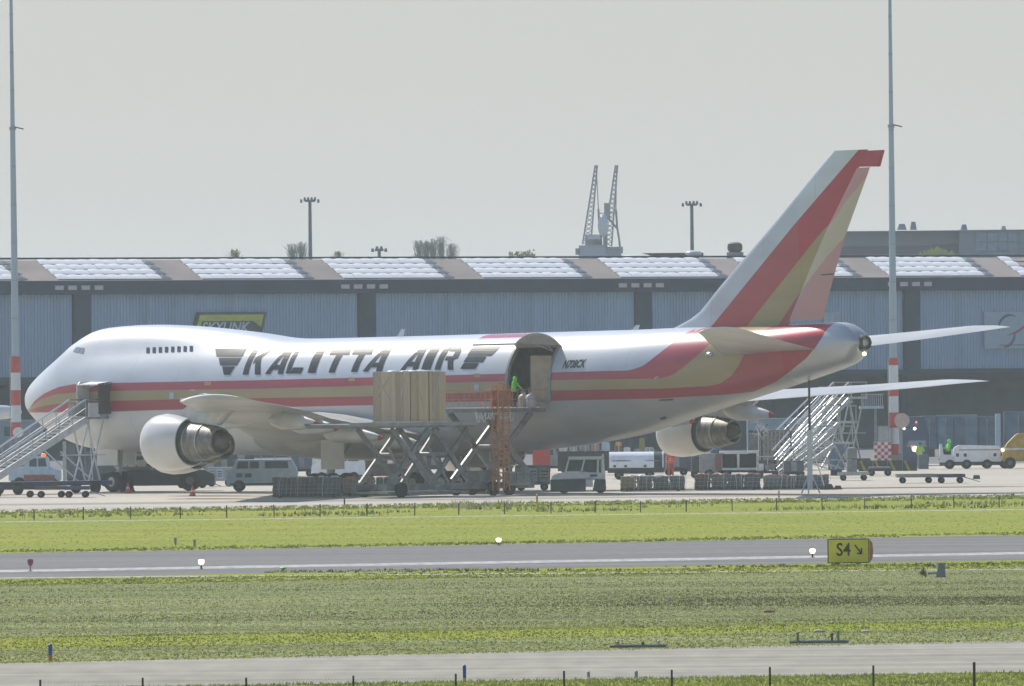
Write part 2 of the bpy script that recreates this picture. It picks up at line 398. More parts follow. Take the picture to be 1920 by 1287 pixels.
# skylights
half = BAY / 2
sk_n = 8
for gi in range(-2, 9):
    gx = gi * half - 2.15
    for r in range(4):
        y0 = -.1 + r * RD; z0 = ZF + .1 + r * RZ
        for k in range(sk_n):
            xx = gx + k * 1.22
            if not (-9 < xx < 92): continue
            j = random.uniform(-.02, .02)
            if gi == -2 and False: pass
            q = MB()
            # a faceted dome pane: low front edge, raised ridge
            w_, d_ = 1.205, .90
            h_ = .36 + j
            P = []
            for v_ in range(5):
                f = v_ / 4
                for u_ in range(5):
                    e = math.sin(math.pi * u_ / 4)
                    P.append((w_ * u_ / 4, .02 + d_ * f, .06 + (h_ + .02) * math.sin(f * math.pi * .5) ** 1.0 + .045 * e * (.3 + .7 * f)))
            q.add(P, [(v_ * 5 + u_, v_ * 5 + u_ + 1, v_ * 5 + u_ + 6, v_ * 5 + u_ + 5) for v_ in range(4) for u_ in range(4)])
            q.add([(0, .02, 0), (w_, .02, 0), (w_, d_, 0), (0, d_, 0)], [(0, 1, 2, 3)])
            q.build('skylight', M['skyl'], hang, smooth=60, loc=(xx, y0, z0))
        MB().prism([(0, z0), (1.2, z0), (.12, z0 + .40), (0, z0 + .40)], y0 + .03, y0 + .84).build('skylight_kerb', M['skyside'], hang, loc=(gx + sk_n * 1.22 + .02, 0, 0))
        MB().box((gx + sk_n * .61, y0 - .06, z0 + .03), (sk_n * 1.22, .06, .09)).build('gutter', M['beam'], hang)
# loading dock interior: doors and a pale awning strip at the right
def hpt(px, yoff=0.0, z=0.0):
    "hangar-local x of a photo column"
    a = W(px, 700, 880); b = W(px, 700, 940)
    o = Vector((HA.x, HA.y)); d = Vector((b.x - a.x, b.y - a.y)); nrm = Vector((-wd.y, wd.x))
    t = ((o - Vector((a.x, a.y))).dot(nrm) + yoff) / d.dot(nrm)
    q = Vector((a.x, a.y)) + d * t
    return (q - o).dot(Vector((wd.x, wd.y)))
# sign boards on the hangar wall
def flatten_text(body, size, shear=0.0, offset=0.0, sx=1.0, extr=.02):
    cu = bpy.data.curves.new('txt', 'FONT'); cu.body = body; cu.size = size; cu.shear = shear; cu.offset = offset; cu.extrude = extr; cu.resolution_u = 3
    o = bpy.data.objects.new('txt', cu); COL.objects.link(o)
    dg = bpy.context.evaluated_depsgraph_get(); me = bpy.data.meshes.new_from_object(o.evaluated_get(dg))
    vs_ = [(v.co.x * sx, v.co.y, v.co.z) for v in me.vertices]; fs = [tuple(p.vertices) for p in me.polygons]
    bpy.data.objects.remove(o); bpy.data.curves.remove(cu); bpy.data.meshes.remove(me)
    return vs_, fs
x0 = hpt(357); x1 = hpt(487)
sg = thing('hangar_sign', 'dark slanted sign with yellow frame and pale letters on the hangar wall above the cockpit', 'sign', (HA.x, HA.y, 0), hz)
def shp(x, z): return (x + (z - 10.2) * .28, z)
ux = x1 - x0
zt, zb = 11.95, 9.3
def par(a, b, c, d, y0, y1):
    return MB().prism([shp(a, c), shp(b, c), shp(b, d), shp(a, d)], y0, y1)
par(x0, x1, zb, zt, -.42, -.2).build('board', mat('sign_navy', (.035, .055, .075), .5), sg)
q = MB()
for a, b, c, d in ((x0 + .25, x1 - .25, zt - .75, zt - .22), (x0 + .25, x0 + .6, zb + .2, zt - .76), (x1 - .55, x1 - .25, zb + .2, zb + .95), (x0 + .61, x1 - .56, zb + .2, zb + .45)):
    q.prism([shp(a, c), shp(b, c), shp(b, d), shp(a, d)], -.47, -.425)
q.prism([shp(x1 - 1.1, zt - .76), shp(x1 - .25, zt - .76), shp(x1 - .25, zt - 1.25)], -.47, -.425)
q.build('frame_stripe', mat('sign_olive', (.55, .58, .08), .5), sg)
tv, tf = flatten_text('SKYLINK', 1.25, .3, .02, 1.0)
w_ = max(v[0] for v in tv); k_ = (x1 - x0 - 1.9) / w_
MB().add([(x0 + .75 + v[0] * k_, -.47 - v[2], zb + .98 + v[1] * .95) for v in tv], tf).build('lettering', mat('sign_pale', (.6, .68, .74), .5), sg)
x0 = hpt(1842); x1 = hpt(1970)
sg = thing('hangar_billboard', 'pale blue square board with dark arcs and red swoosh on the hangar wall at right', 'sign', (HA.x, HA.y, 0), hz)
MB().box(((x0 + x1) / 2, -.3, 10.0), (x1 - x0, .2, 3.15)).build('board', mat('board_pale', (.36, .45, .53), .5, var=.05), sg)
def arc(cx, cz, r, a0, a1, w0, w1, y, m, nm, n=14):
    q = MB(); P = []
    for i in range(n + 1):
        t = i / n; a = R(a0 + (a1 - a0) * t); w = w0 + (w1 - w0) * math.sin(math.pi * t)
        P.append((cx + (r + w / 2) * math.cos(a), cz + (r + w / 2) * math.sin(a))); 
    for i in range(n + 1):
        t = 1 - i / n; a = R(a0 + (a1 - a0) * t); w = w0 + (w1 - w0) * math.sin(math.pi * t)
        P.append((cx + (r - w / 2) * math.cos(a), cz + (r - w / 2) * math.sin(a)))
    for i in range(n):
        a, b, c, d = P[i], P[i + 1], P[2 * n - i], P[2 * n + 1 - i]
        q.prism([a, b, c, d], y - .03, y)
    return q.build(nm, m, sg)
mdk = mat('logo_dark', (.05, .09, .14), .5); mrd = mat('logo_red', (.42, .04, .05), .5)
arc(x0 + 2.6, 10.15, 1.15, 60, 190, .05, .22, -.41, mdk, 'arc')
arc(x0 + 1.9, 9.75, 1.2, -95, 5, .05, .25, -.41, mdk, 'arc')
arc(x0 + 1.6, 13.6, 4.1, -80, -42, .05, .16, -.45, mrd, 'swoosh')
MB().box(((x0 + x1) / 2 + .5, -.415, 8.72), (x1 - x0 - 2, .03, .07)).build('underline', mrd, sg)
x0 = hpt(1556)
b = MB().box((x0, -.3, 11.15), (1.6, .15, 1.0)).build('wall_plate', mat('plate_pale', (.38, .47, .55), .5), None, loc=(HA.x, HA.y, 0), rot=(0, 0, hz))
tag(b, 'small pale rectangular plate on the hangar wall just behind the rudder', 'plate')

# ------------------------------------------------------------------ far buildings and skyline
D2 = 1150
def wbox(px0, px1, py0, py1, d, dep): 
    a, b = W(px0, py1, d), W(px1, py0, d)
    return ((a.x + b.x) / 2, d + dep / 2, (a.z + b.z) / 2), (b.x - a.x, dep, b.z - a.z)
fb = thing('far_terminal', 'long blue-grey flat-roofed building rising behind the hangar at the right', 'building', (0, 0, 0))
m_fb = mat('far_wall', (.20, .255, .30), .7, var=.08, scale=.1); m_fd = mat('far_band', (.085, .11, .135), .5, var=.1, scale=.1)
def ub(n_, m, *a): 
    c, s = wbox(*a); c = (c[0], c[1], c[2] / 2 + s[2] / 4); s = (s[0], s[1], c[2] * 2)
    return MB().box(c, s).build(n_, m, fb)
ub('wall', m_fb, 1560, 1822, 433, 500, D2, 14)
for a in ((1560, 1745, 461, 477), (1747, 1798, 459, 475)):
    c, s = wbox(*a, D2 - .15, .1); MB().box(c, s).build('window_band', m_fd, fb)
ub('tower', m_fb, 1799, 1990, 430, 500, D2 - 2, 14)
for i, (a, b_) in enumerate(((1830, 1850), (1852, 1871), (1873, 1889), (1891, 1907))):
    for k in range(3):
        c, s = wbox(a, b_, 437 + k * 18, 453 + k * 18, D2 - 2.15, .1); MB().box(c, s).build('window_pane', mat('far_glass', (.16, .26, .34), .2, spec=.8) if i == k == 0 else bpy.data.materials['far_glass'], fb)
c, s = wbox(1570, 1990, 431, 434, D2 - 2.4, 18); MB().box(c, s).build('parapet', mat('far_coping', (.4, .38, .36), .8), fb)
for a in ((1683, 1700, 420, 431), (1707, 1719, 416, 431), (1802, 1814, 421, 431), (1878, 1887, 424, 431)):
    c, s = wbox(*a, D2 + 3, 2); MB().box(c, s, taper=(.6, .6)).build('roof_vent', m_fb, fb)
tag(b, None)
m_mast = mat('mast_dark', (.17, .20, .22), .6, var=.1)
def light_mast(px, ytop, d, w, n_, label, heads=4):
    p = W(px, ytop, d); t = thing('light_mast', label, 'light mast', (p.x, d, 0), 0, None)
    MB().tube((0, 0, 0), (0, 0, p.z), .32, 10, .16).build('pole', m_mast, t, smooth=40)
    q = MB().box((0, 0, p.z), (w * .5, .7, .22)); q.build('head_frame', m_mast, t)
    for k in range(heads):
        x = (k - (heads - 1) / 2) * w / heads
        MB().box((x, random.uniform(-.5, .3), p.z + (.18 if abs(x) < w * .3 else -.02)), (w / heads * .75, .6, .34), taper=(.7, .7)).build('floodlight', m_mast, t)
    return t
light_mast(581, 377, 1050, 2.0, 5, 'tall floodlight mast standing left of the bare trees above the hangar roof', 6)
light_mast(711, 469, 1050, 1.7, 3, 'short floodlight mast just clearing the hangar roof near the middle', 4)
light_mast(1297, 384, 1050, 2.1, 5, 'floodlight mast left of the tail fin above the hangar roof', 6)
# dockside cranes on a pale block
p = W(1125, 487, 1300)
cr_ = thing('twin_crane_ship', 'pale superstructure with two tall raised crane booms seen above the hangar roof', 'crane ship', (0, 0, 0))
m_cr = mat('crane_grey', (.34, .38, .40), .6, var=.1); m_crp = mat('crane_pale', (.42, .48, .52), .5, var=.08)
def wb(n_, m, px0, px1, py0, py1, d=1300, dep=10):
    c, s = wbox(px0, px1, py0, py1, d, dep); return MB().box(c, s).build(n_, m, cr_)
wb('hull_block', m_crp, 1086, 1136, 460, 500); wb('deckhouse', m_crp, 1097, 1129, 440, 461, 1301, 8); wb('side_house', m_crp, 1136, 1165, 463, 500, 1302, 8)
wb('bridge_wing', mat('crane_white', (.62, .64, .65), .5), 1102, 1126, 441, 449, 1299, 2)
wb('dark_side', m_cr, 1132, 1139, 440, 462, 1300, 8); wb('davit_block', m_cr, 1079, 1087, 466, 478, 1300, 3); wb('davit_block', m_cr, 1161, 1168, 463, 475, 1300, 3)
wb('funnel', m_cr, 1133, 1144, 381, 412, 1302, 3)
MB().ball(W(1131, 424, 1299), .85, 10, (.8, .8, 1.6)).build('radome', M['white'], cr_, smooth=True)
def lattice(n_, a, b, w0, w1, nseg, m, par_, r=.07):
    "a tapering lattice boom between two points"
    a = Vector(a); b = Vector(b); q = MB(); sx = Vector((1, 0, 0)); sy = Vector((0, 1, 0))
    def cor(t): 
        w = (w0 + (w1 - w0) * t) / 2; c = a.lerp(b, t)
        return [c + sx * w + sy * w, c - sx * w + sy * w, c - sx * w - sy * w, c + sx * w - sy * w]
    for i in range(nseg):
        c0, c1 = cor(i / nseg), cor((i + 1) / nseg)
        for k in range(4):
            q.beam(c0[k], c1[k], r * 2); q.beam(c0[k], c1[(k + 1) % 4], r)
    return q.build(n_, m, par_)
lattice('boom', W(1100, 458, 1300), W(1118, 310, 1300), 1.0, .25, 18, m_cr, cr_, .09)
lattice('boom', W(1139, 462, 1300), W(1156, 310, 1300), 1.0, .25, 18, m_cr, cr_, .09)
q = MB()
for pts_ in ([(1122, 392), (1124, 432), (1128, 445)], [(1155, 393), (1157, 425), (1161, 450), (1163, 470)], [(1143, 412), (1158, 430)], [(1118, 312), (1122, 392)], [(1156, 312), (1155, 393)]):
    q.path([W(a, b, 1300) for a, b in pts_], .06 if pts_[0][1] < 320 else .13, 5)
q.build('rigging', m_cr, cr_)
wb('crosstree', m_cr, 1122, 1158, 399, 401, 1300, .3)
# flue with a cowl, tank roof bits
t = thing('roof_flue', 'square grey flue with dark round cowl on the hangar roof beside the fin', 'flue', (0, 0, 0))
c, s = wbox(1363, 1394, 473, 496, 922, 1.3); MB().box(c, s).build('duct', M['grey'], t)
p = W(1378, 464, 922.6)
q = MB().lathe([(-.55, .25), (-.5, .4), (-.25, .62), (0, .66), (.3, .6), (.42, .35), (.44, .02)], (p.x, p.y, p.z), 'z', 12)
q.build('cowl', M['dark'], t, smooth=30)
t = thing('roof_gantry', 'brown inverted flat tray structure on the hangar roof behind the white vent', 'roof structure', (0, 0, 0))
a = W(1205, 475, 919); b = W(1319, 488, 919)
q = MB().prism([(a.x, a.z), (b.x, a.z), (b.x, a.z - .35), (b.x - 1.3, b.z), (a.x + 2.2, b.z)], 919, 921); q.build('tray', mat('rusty_brown', (.12, .085, .08), .8), t)
c, s = wbox(1255, 1272, 481, 488, 918.8, .15); MB().box(c, s).build('hatch', M['grey'], t)
t = thing('roof_vent', 'white mushroom-capped vent standing on the hangar roof below the right floodlight mast', 'vent', (0, 0, 0))
c, s = wbox(1291, 1309, 476, 499, 916, .8); MB().box(c, s).build('duct', M['steel'], t)
p = W(1300, 475, 916.4); MB().ball(p, .75, 12, (1, 1, .32)).build('cap', M['white'], t, smooth=True)
p = W(1188, 486, 916); t = tag(MB().ball(p, 1.4, 14, (1, 1, .28)).build('roof_dome', M['white'], smooth=True), 'low white dome on the hangar roof right of the crane ship', 'dome')
for px in list(range(480, 1060, 23)):
    pass

# bare trees behind the hangar
m_tr = mat('bare_twig', (.46, .46, .40), .9, var=.1); m_tg = leaf_mat('spring_leaf', (.20, .24, .07))
def bare_tree(px, ytop, w, label, d=1120, n=110, green=0.0, grp='bare poplars beyond the hangar roof'):
    top = W(px, ytop, d).z; wr = w / (FPX / d) / 2
    t = thing('bare_tree', label, 'tree', (W(px, 500, d).x, d, 0), 0, grp)
    MB().tube((0, 0, 0), (0, 0, top * .8), .28, 7, .05).build('trunk', m_tr, t)
    q = MB()
    for i in range(n):
        h0 = random.uniform(.45, .9) * top; a = random.uniform(0, 6.28); rr = wr * random.uniform(.25, 1) * (1.05 - .4 * h0 / top)
        h1 = min(top, h0 + random.uniform(.8, 3.0)); c1 = Vector((math.cos(a) * rr, math.sin(a) * rr, h1))
        q.beam((0, 0, h0 - .4), c1, .045)
        for k in range(5):
            e = c1 + Vector((random.gauss(0, .35), random.gauss(0, .35), random.uniform(.2, 1.3)))
            if e.z > top: e.z = top - random.uniform(0, .8)
            q.beam(Vector((0, 0, h0 - .4)).lerp(c1, random.uniform(.5, 1)), e, .03)
    if green:
        for i in range(int(260 * green)):
            a = random.uniform(0, 6.28); rr = wr * math.sqrt(random.random()); z = random.uniform(.75, 1) * top; s_ = .12
            q.add([(rr * math.cos(a) - s_, rr * math.sin(a), z), (rr * math.cos(a) + s_, rr * math.sin(a), z), (rr * math.cos(a), rr * math.sin(a), z + 2 * s_)], [(0, 1, 2)], 1)
    q.build('crown', [m_tr, m_tg], t)
for px, y, w_, lb in ((549, 456, 16, 'bare narrow tree left of the tall floodlight mast'), (566, 453, 16, 'bare narrow tree touching the tall floodlight mast'),
                   (785, 450, 22, 'bare upright tree at the left end of the middle tree group'), (800, 452, 16, 'bare upright tree second from left in the middle tree group'),
                   (812, 448, 15, 'bare upright tree third from left in the middle tree group'), (828, 443, 17, 'tallest bare upright tree in the middle group'),
                   (846, 456, 13, 'bare thin tree at the right end of the middle tree group')):
    bare_tree(px, y, w_, lb)
for px, y, w_, lb in ((441, 470, 14, 'small sprouting bush top showing over the roof left of the sign'), (633, 472, 12, 'tiny twiggy treetop right of the tall floodlight mast'), (967, 474, 26, 'low greenish twiggy bush above the roof left of the cranes'), (990, 470, 26, 'greenish bush above the roof nearest the crane ship')):
    bare_tree(px, y, w_, lb, n=50, green=.8, grp='low bushes beyond the hangar roof')
p = W(1757, 480, 1100); q = MB()
for i in range(900):
    a, b_, c_ = random.gauss(0, 1), random.gauss(0, .6), random.gauss(0, .35); s_ = .13
    if abs(a) > 2: continue
    x, y, z = p.x + a * .9, p.y + b_, p.z + c_ * .8 - abs(a) * .2
    q.add([(x - s_, y, z), (x + s_, y, z), (x, y + .05, z + 2 * s_)], [(0, 1, 2)])
t = thing('budding_tree', 'yellow-green budding tree in front of the far building right of the mast', 'tree', (0, 0, 0)); q.build('crown', m_tg, t)
MB().tube((p.x, p.y, 0), (p.x, p.y, p.z), .2, 6, .05).build('trunk', m_tr, t)

# ------------------------------------------------------------------ the freighter
TH, PITCH = R(45), R(-0.62)
n0 = W(55, 748, 648.5)
air = thing('cargo_jet', 'large white four-engined cargo jet with red and gold stripes and raised side cargo door', 'aircraft', (n0.x, n0.y, -.05), 0)
air.rotation_euler = (0, 0, 0)
AM = Matrix.Translation((n0.x, n0.y, -.05)) @ Matrix.Rotation(-TH, 4, 'Z') @ Matrix.Rotation(PITCH, 4, 'Y')
air.matrix_world = AM
AI = AM.inverted()
CP = AI @ Vector((0, 0, CAMH))
def PL(px, py, yl):
    "photo position -> (X aft, Z up) on the aircraft plane y = yl (starboard positive)"
    q = AI @ W(px, py, 640.0); d = q - CP; t = (yl - CP.y) / d.y; r = CP + d * t
    return r.x, r.z
def interp(xs, ys, x): return float(np.interp(x, xs, ys))
# profiles measured on the photograph
crown_px = [(39, 746.5, 17), (40, 737, 17), (50, 725, 17), (62, 712, 17), (84, 694, 16), (115, 669, 15), (134, 655, 13), (149, 642, 11), (169, 624, 8), (186.5, 617.5, 6), (214.5, 613.2, 3), (264, 609.7, 0), (311, 609, 0), (357.5, 610.7, 0), (404, 614, 0), (462, 620.6, 0), (503, 626, 0), (534, 631.5, 0), (559, 634.6, 0), (596, 635.2, 0), (840, 629, 0), (1020, 623.5, 0), (1200, 618.5, 0), (1283, 614.5, 0), (1380, 613, 0), (1470, 610.5, 0), (1560, 604.5, 0), (1590, 605, 0), (1606, 614, 0), (1618, 628, 0), (1622, 640, 0)]
keel_px = [(40, 752, 17), (51, 777.6, 17), (93, 810, 15), (127, 826, 12), (149, 836, 10), (174, 841.5, 7), (264, 848, 0), (453, 853, 0), (609, 858, 0), (800, 854, 0), (1000, 845, 0), (1088.6, 836.8, 0), (1147, 826, 0), (1192, 817.6, 0), (1224, 809, 0), (1251, 799, 0), (1325, 774, 0), (1400, 750, 0), (1468, 729, 0), (1521, 712, 0), (1574, 693.7, 0), (1602, 682.8, 0), (1614.5, 664, 0), (1622, 646, 0)]
cx, cz = zip(*[PL(a + s_, b, 0) for a, b, s_ in crown_px]); kx, kz = zip(*[PL(a + s_, b, 0) for a, b, s_ in keel_px])
cx = list(cx); kx = list(kx)
for L_ in (cx, kx):
    for i in range(1, len(L_)):
        if L_[i] <= L_[i - 1]: L_[i] = L_[i - 1] + .01
TIPX = min(cx[0], kx[0]) - .05; TIPZ = (cz[0] + kz[0]) / 2; ENDX = max(cx[-1], kx[-1]); ENDZ = (cz[-1] + kz[-1]) / 2
wx = [TIPX, TIPX + .25, TIPX + .6, TIPX + 1.2, 2, 3, 4, 5.5, 7.5, 9.5, 12, 48, 51, 54, 57, 60, 63, 66, 68, ENDX - .25, ENDX]
wy = [0.05, .55, .95, 1.4, 1.85, 2.25, 2.55, 2.85, 3.1, 3.22, 3.25, 3.25, 3.18, 2.98, 2.68, 2.3, 1.86, 1.4, 1.05, .75, .55]
CRX = PL(600, 635.2, 0)[0]
def smooth_interp(xs, ys, x, k=.35):
    return sum(interp(xs, ys, x + d) for d in (-k, -k / 2, 0, k / 2, k)) / 5
def section(X):
    "returns zb, zt, halfwidth, main-lobe top"
    k = .1 if X < 1.5 or X > ENDX - 2 else .6
    zt = smooth_interp(cx, cz, X, k); zb = smooth_interp(kx, kz, X, k); w = smooth_interp(wx, wy, X, min(k, .3))
    zm = zt
    aft = interp(cx, cz, CRX + 1) 
    if X < CRX + 4: zm = min(zt, aft + .02)
    return zb, zt, max(w, .04), zm
NA = 96
def ring(X, off=0.0):
    zb, zt, w, zm = section(X)
    zc = (zb + zm) / 2; hh = (zm - zb) / 2
    lowc = zb + min(hh, w * 1.0)
    pts = []
    wu = min(w, 2.3)
    hump = zt - zm > .02
    for i in range(NA):
        a = 2 * math.pi * i / NA
        sy, cz_ = math.sin(a), math.cos(a)
        e = 2.12
        r = 1.0 / ((abs(sy) / w) ** e + (abs(cz_) / hh) ** e) ** (1 / e)
        if hump:
            # upper lobe: ellipse centred lower, half width wu, reaching zt
            c2 = zc + .35 * hh; h2 = zt - c2; dy = c2 - zc
            A = (sy / wu) ** 2 + (cz_ / h2) ** 2; B = -2 * cz_ * dy / h2 ** 2; C = (dy / h2) ** 2 - 1
            disc = B * B - 4 * A * C
            if disc > 0:
                r2 = (-B + math.sqrt(disc)) / (2 * A)
                f = min(1.0, (zt - zm) / .25)
                k = .16 * f + .02
                m_ = max(r, r2); r = m_ + k * math.log(math.exp((r - m_) / k) + math.exp((r2 - m_) / k)) - (k * math.log(2) if False else 0)
                if cz_ > .9: r = min(r, r + (zt - zc - r) * ((cz_ - .9) / .1)) if r > zt - zc else r
        r += off
        pts.append((X, r * sy, zc + r * cz_))
    return pts
_cache = {}
def surf_y(X, Z):
    "port-side surface: local y (negative) at station X, height Z"
    key = round(X, 1)
    if key not in _cache:
        p = ring(key); left = [(z, y) for x, y, z in p if y <= 1e-6]; left.sort(); _cache[key] = left
    L_ = _cache[key]; return float(np.interp(Z, [a for a, b in L_], [b for a, b in L_]))
def PS(px, py):
    y = -3.2
    for _ in range(6):
        X, Z = PL(px, py, y); y = .5 * y + .5 * surf_y(min(max(X, TIPX + .05), ENDX), Z)
    return X, Z
DX0 = PS(949, 735)[0]; DX1 = PS(1030, 735)[0]; DZ0 = PS(985, 755)[1]; DZ1 = PS(1000, 668)[1] + .15
DZ1 = min(DZ1, 8.55)
xs = [TIPX + d for d in (0, .06, .15, .3, .5, .75, 1.05, 1.4, 1.8, 2.3)]
x = 3.0
while x < ENDX - 2.2: xs.append(x); x += .55
xs += [ENDX - d for d in (1.9, 1.5, 1.1, .8, .5, .3, .12, 0)]
xs = [v for v in xs if min(abs(v - DX0), abs(v - DX1)) > .2] + [DX0, DX1]; xs.sort()

# livery material
def curve_pts(px_list):
    out = []
    for a, b, m in px_list:
        X, Z = PS(a, b) if m == 's' else PL(a, b, 0); out.append((X, Z))
    out.sort(); q = [out[0]]
    for p in out[1:]:
        if p[0] > q[-1][0] + .05: q.append(p)
    return q
s_ = 's'; f_ = 'f'
T1 = curve_pts([(51, 766.7, s_), (62, 752.7, s_), (81, 738.7, s_), (109, 726, s_), (137, 720.7, s_), (202, 718.5, s_), (480, 713.2, s_), (702, 707.7, s_), (943, 701, s_), (1177, 695, s_), (1189, 692, s_), (1206.6, 686, s_), (1236, 662.7, s_), (1265.7, 640.5, s_), (1295, 624, s_), (1321, 612.9, f_), (1489.4, 423.9, f_), (1583.9, 313, f_), (1611, 281, f_), (1625, 265, f_)])
T2 = curve_pts([(56, 763.6, s_), (74.6, 749.6, s_), (102.6, 740, s_), (146, 735.6, s_), (202, 733.4, s_), (480, 729.4, s_), (702, 723, s_), (839, 718, s_), (1029.5, 713.4, s_), (1236, 710, s_), (1260, 704, s_), (1289, 683, s_), (1316, 659.7, s_), (1340, 637, s_), (1383, 612.9, f_), (1539.6, 437, f_), (1567.6, 409, f_), (1586.8, 378, f_), (1625, 334, f_), (1650, 326, f_), (1662, 322, f_)])
T3 = curve_pts([(54, 768, s_), (77.7, 762, s_), (124, 755, s_), (202, 752, s_), (357.5, 748.7, s_), (702, 743.4, s_), (839, 738, s_), (1029.5, 732.6, s_), (1236, 729, s_), (1324.7, 724.6, s_), (1350, 720, s_), (1372, 704, s_), (1387, 683.3, s_), (1423, 636, s_), (1460, 611, f_), (1504, 543.5, f_), (1550, 484.4, f_), (1586.8, 443, f_), (1620, 400, f_)])
T4 = curve_pts([(51, 774, s_), (202, 772.3, s_), (311, 768.9, s_), (577.6, 762.7, s_), (702, 759.9, s_), (857, 753.6, s_), (1029.5, 752, s_), (1230, 747.7, s_), (1354, 741, s_), (1413, 735, s_), (1456, 716, s_), (1481, 697, s_), (1512, 672, s_), (1537, 642, s_), (1561.6, 608, s_)])
T4 += [(T4[-1][0] + .45, T4[-1][1] + 1.0), (T4[-1][0] + 2.6, 21.5)]
XM, ZM = 72.0, 22.0
def livery(name, gloss=.38, fade=False):
    m = bpy.data.materials.new(name); m.use_nodes = True
    nt = m.node_tree; n = nt.nodes; l = nt.links; b = n['Principled BSDF']
    b.inputs['Roughness'].default_value = gloss; b.inputs['Coat Weight'].default_value = .22; b.inputs['Coat Roughness'].default_value = .08
    tc = n.new('ShaderNodeTexCoord'); sp = n.new('ShaderNodeSeparateXYZ'); l.new(tc.outputs['Object'], sp.inputs[0])
    xd = n.new('ShaderNodeMath'); xd.operation = 'DIVIDE'; xd.inputs[1].default_value = XM; l.new(sp.outputs[0], xd.inputs[0])
    def above(T, o0=0.0):
        fc = n.new('ShaderNodeFloatCurve'); c = fc.mapping.curves[0]
        pts_ = [(max(0, a / XM), min(1, z / ZM)) for a, z in T]
        c.points[0].location = (0.0, pts_[0][1] - .0001); c.points[1].location = (1.0, pts_[-1][1])
        for a, z in pts_:
            if .0001 < a < .9999: c.points.new(a, z)
        for p in c.points: p.handle_type = 'VECTOR'
        fc.mapping.use_clip = False; fc.mapping.update(); l.new(xd.outputs[0], fc.inputs['Value'])
        mu = n.new('ShaderNodeMath'); mu.operation = 'MULTIPLY'; mu.inputs[1].default_value = ZM; l.new(fc.outputs[0], mu.inputs[0])
        g_ = n.new('ShaderNodeMath'); g_.operation = 'GREATER_THAN'; l.new(sp.outputs[2], g_.inputs[0]); l.new(mu.outputs[0], g_.inputs[1])
        return g_.outputs[0]
    nz = n.new('ShaderNodeTexNoise'); nz.inputs['Scale'].default_value = .6; nz.inputs['Detail'].default_value = 5
    mp = n.new('ShaderNodeMapping'); mp.inputs['Scale'].default_value = (.5, .5, 1.5); l.new(tc.outputs['Object'], mp.inputs[0]); l.new(mp.outputs[0], nz.inputs[0])
    def mix(fac, a, b_):
        x_ = n.new('ShaderNodeMix'); x_.data_type = 'RGBA'
        if isinstance(fac, float): x_.inputs[0].default_value = fac
        else: l.new(fac, x_.inputs[0])
        for s__, v in ((6, a), (7, b_)):
            if isinstance(v, tuple): x_.inputs[s__].default_value = (*v, 1)
            else: l.new(v, x_.inputs[s__])
        return x_.outputs[2]
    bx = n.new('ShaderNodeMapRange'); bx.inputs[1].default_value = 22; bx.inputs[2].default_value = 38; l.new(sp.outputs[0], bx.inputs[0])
    belly = mix(bx.outputs[0], mix(nz.outputs[0], (.62, .62, .60), (.72, .715, .69)), mix(nz.outputs[0], (.34, .34, .33), (.43, .425, .41)))  # paler front, darker aft: ground bounce and underside shade painted into the belly
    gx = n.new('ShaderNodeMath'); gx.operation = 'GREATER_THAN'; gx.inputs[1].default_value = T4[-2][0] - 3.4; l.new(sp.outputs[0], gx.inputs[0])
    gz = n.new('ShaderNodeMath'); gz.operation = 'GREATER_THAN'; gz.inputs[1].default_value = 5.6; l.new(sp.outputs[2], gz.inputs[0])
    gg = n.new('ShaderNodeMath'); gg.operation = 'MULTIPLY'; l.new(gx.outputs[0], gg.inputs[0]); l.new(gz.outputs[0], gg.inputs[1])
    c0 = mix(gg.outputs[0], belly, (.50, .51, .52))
    c1 = mix(above(T4), c0, (.37, .04, .06))
    c2 = mix(above(T3), c1, (.37, .29, .15))
    c3 = mix(above(T2), c2, (.42, .045, .075))
    c4 = mix(above(T1), c3, (.56, .60, .66))
    # skin joints every few metres
    md = n.new('ShaderNodeMath'); md.operation = 'PINGPONG'; md.inputs[1].default_value = 2.05; l.new(sp.outputs[0], md.inputs[0])
    lt = n.new('ShaderNodeMath'); lt.operation = 'LESS_THAN'; lt.inputs[1].default_value = .018; l.new(md.outputs[0], lt.inputs[0])
    ml = n.new('ShaderNodeMath'); ml.operation = 'MULTIPLY'; ml.inputs[1].default_value = .30; l.new(lt.outputs[0], ml.inputs[0])
    c4 = mix(ml.outputs[0], c4, (.16, .17, .18))
    # shallow weathering
    mr = n.new('ShaderNodeMapRange'); mr.inputs[1].default_value = .3; mr.inputs[2].default_value = .7; mr.inputs[3].default_value = .88; mr.inputs[4].default_value = 1.04; l.new(nz.outputs[0], mr.inputs[0])
    mu = n.new('ShaderNodeMix'); mu.data_type = 'RGBA'; mu.blend_type = 'MULTIPLY'; mu.inputs[0].default_value = 1; l.new(c4, mu.inputs[6]); l.new(mr.outputs[0], mu.inputs[7])
    l.new(mix(.32, mu.outputs[2], (.72, .68, .62)) if fade else mu.outputs[2], b.inputs['Base Color'])  # fade mixes towards pale: the rudder's brighter light is put into its colour
    l.new(gg.outputs[0], b.inputs['Metallic'])
    mm = n.new('ShaderNodeMath'); mm.operation = 'MULTIPLY'; mm.inputs[1].default_value = .55; l.new(gg.outputs[0], mm.inputs[0]); l.new(mm.outputs[0], b.inputs['Metallic'])
    return m
M['livery'] = livery('aircraft_livery')

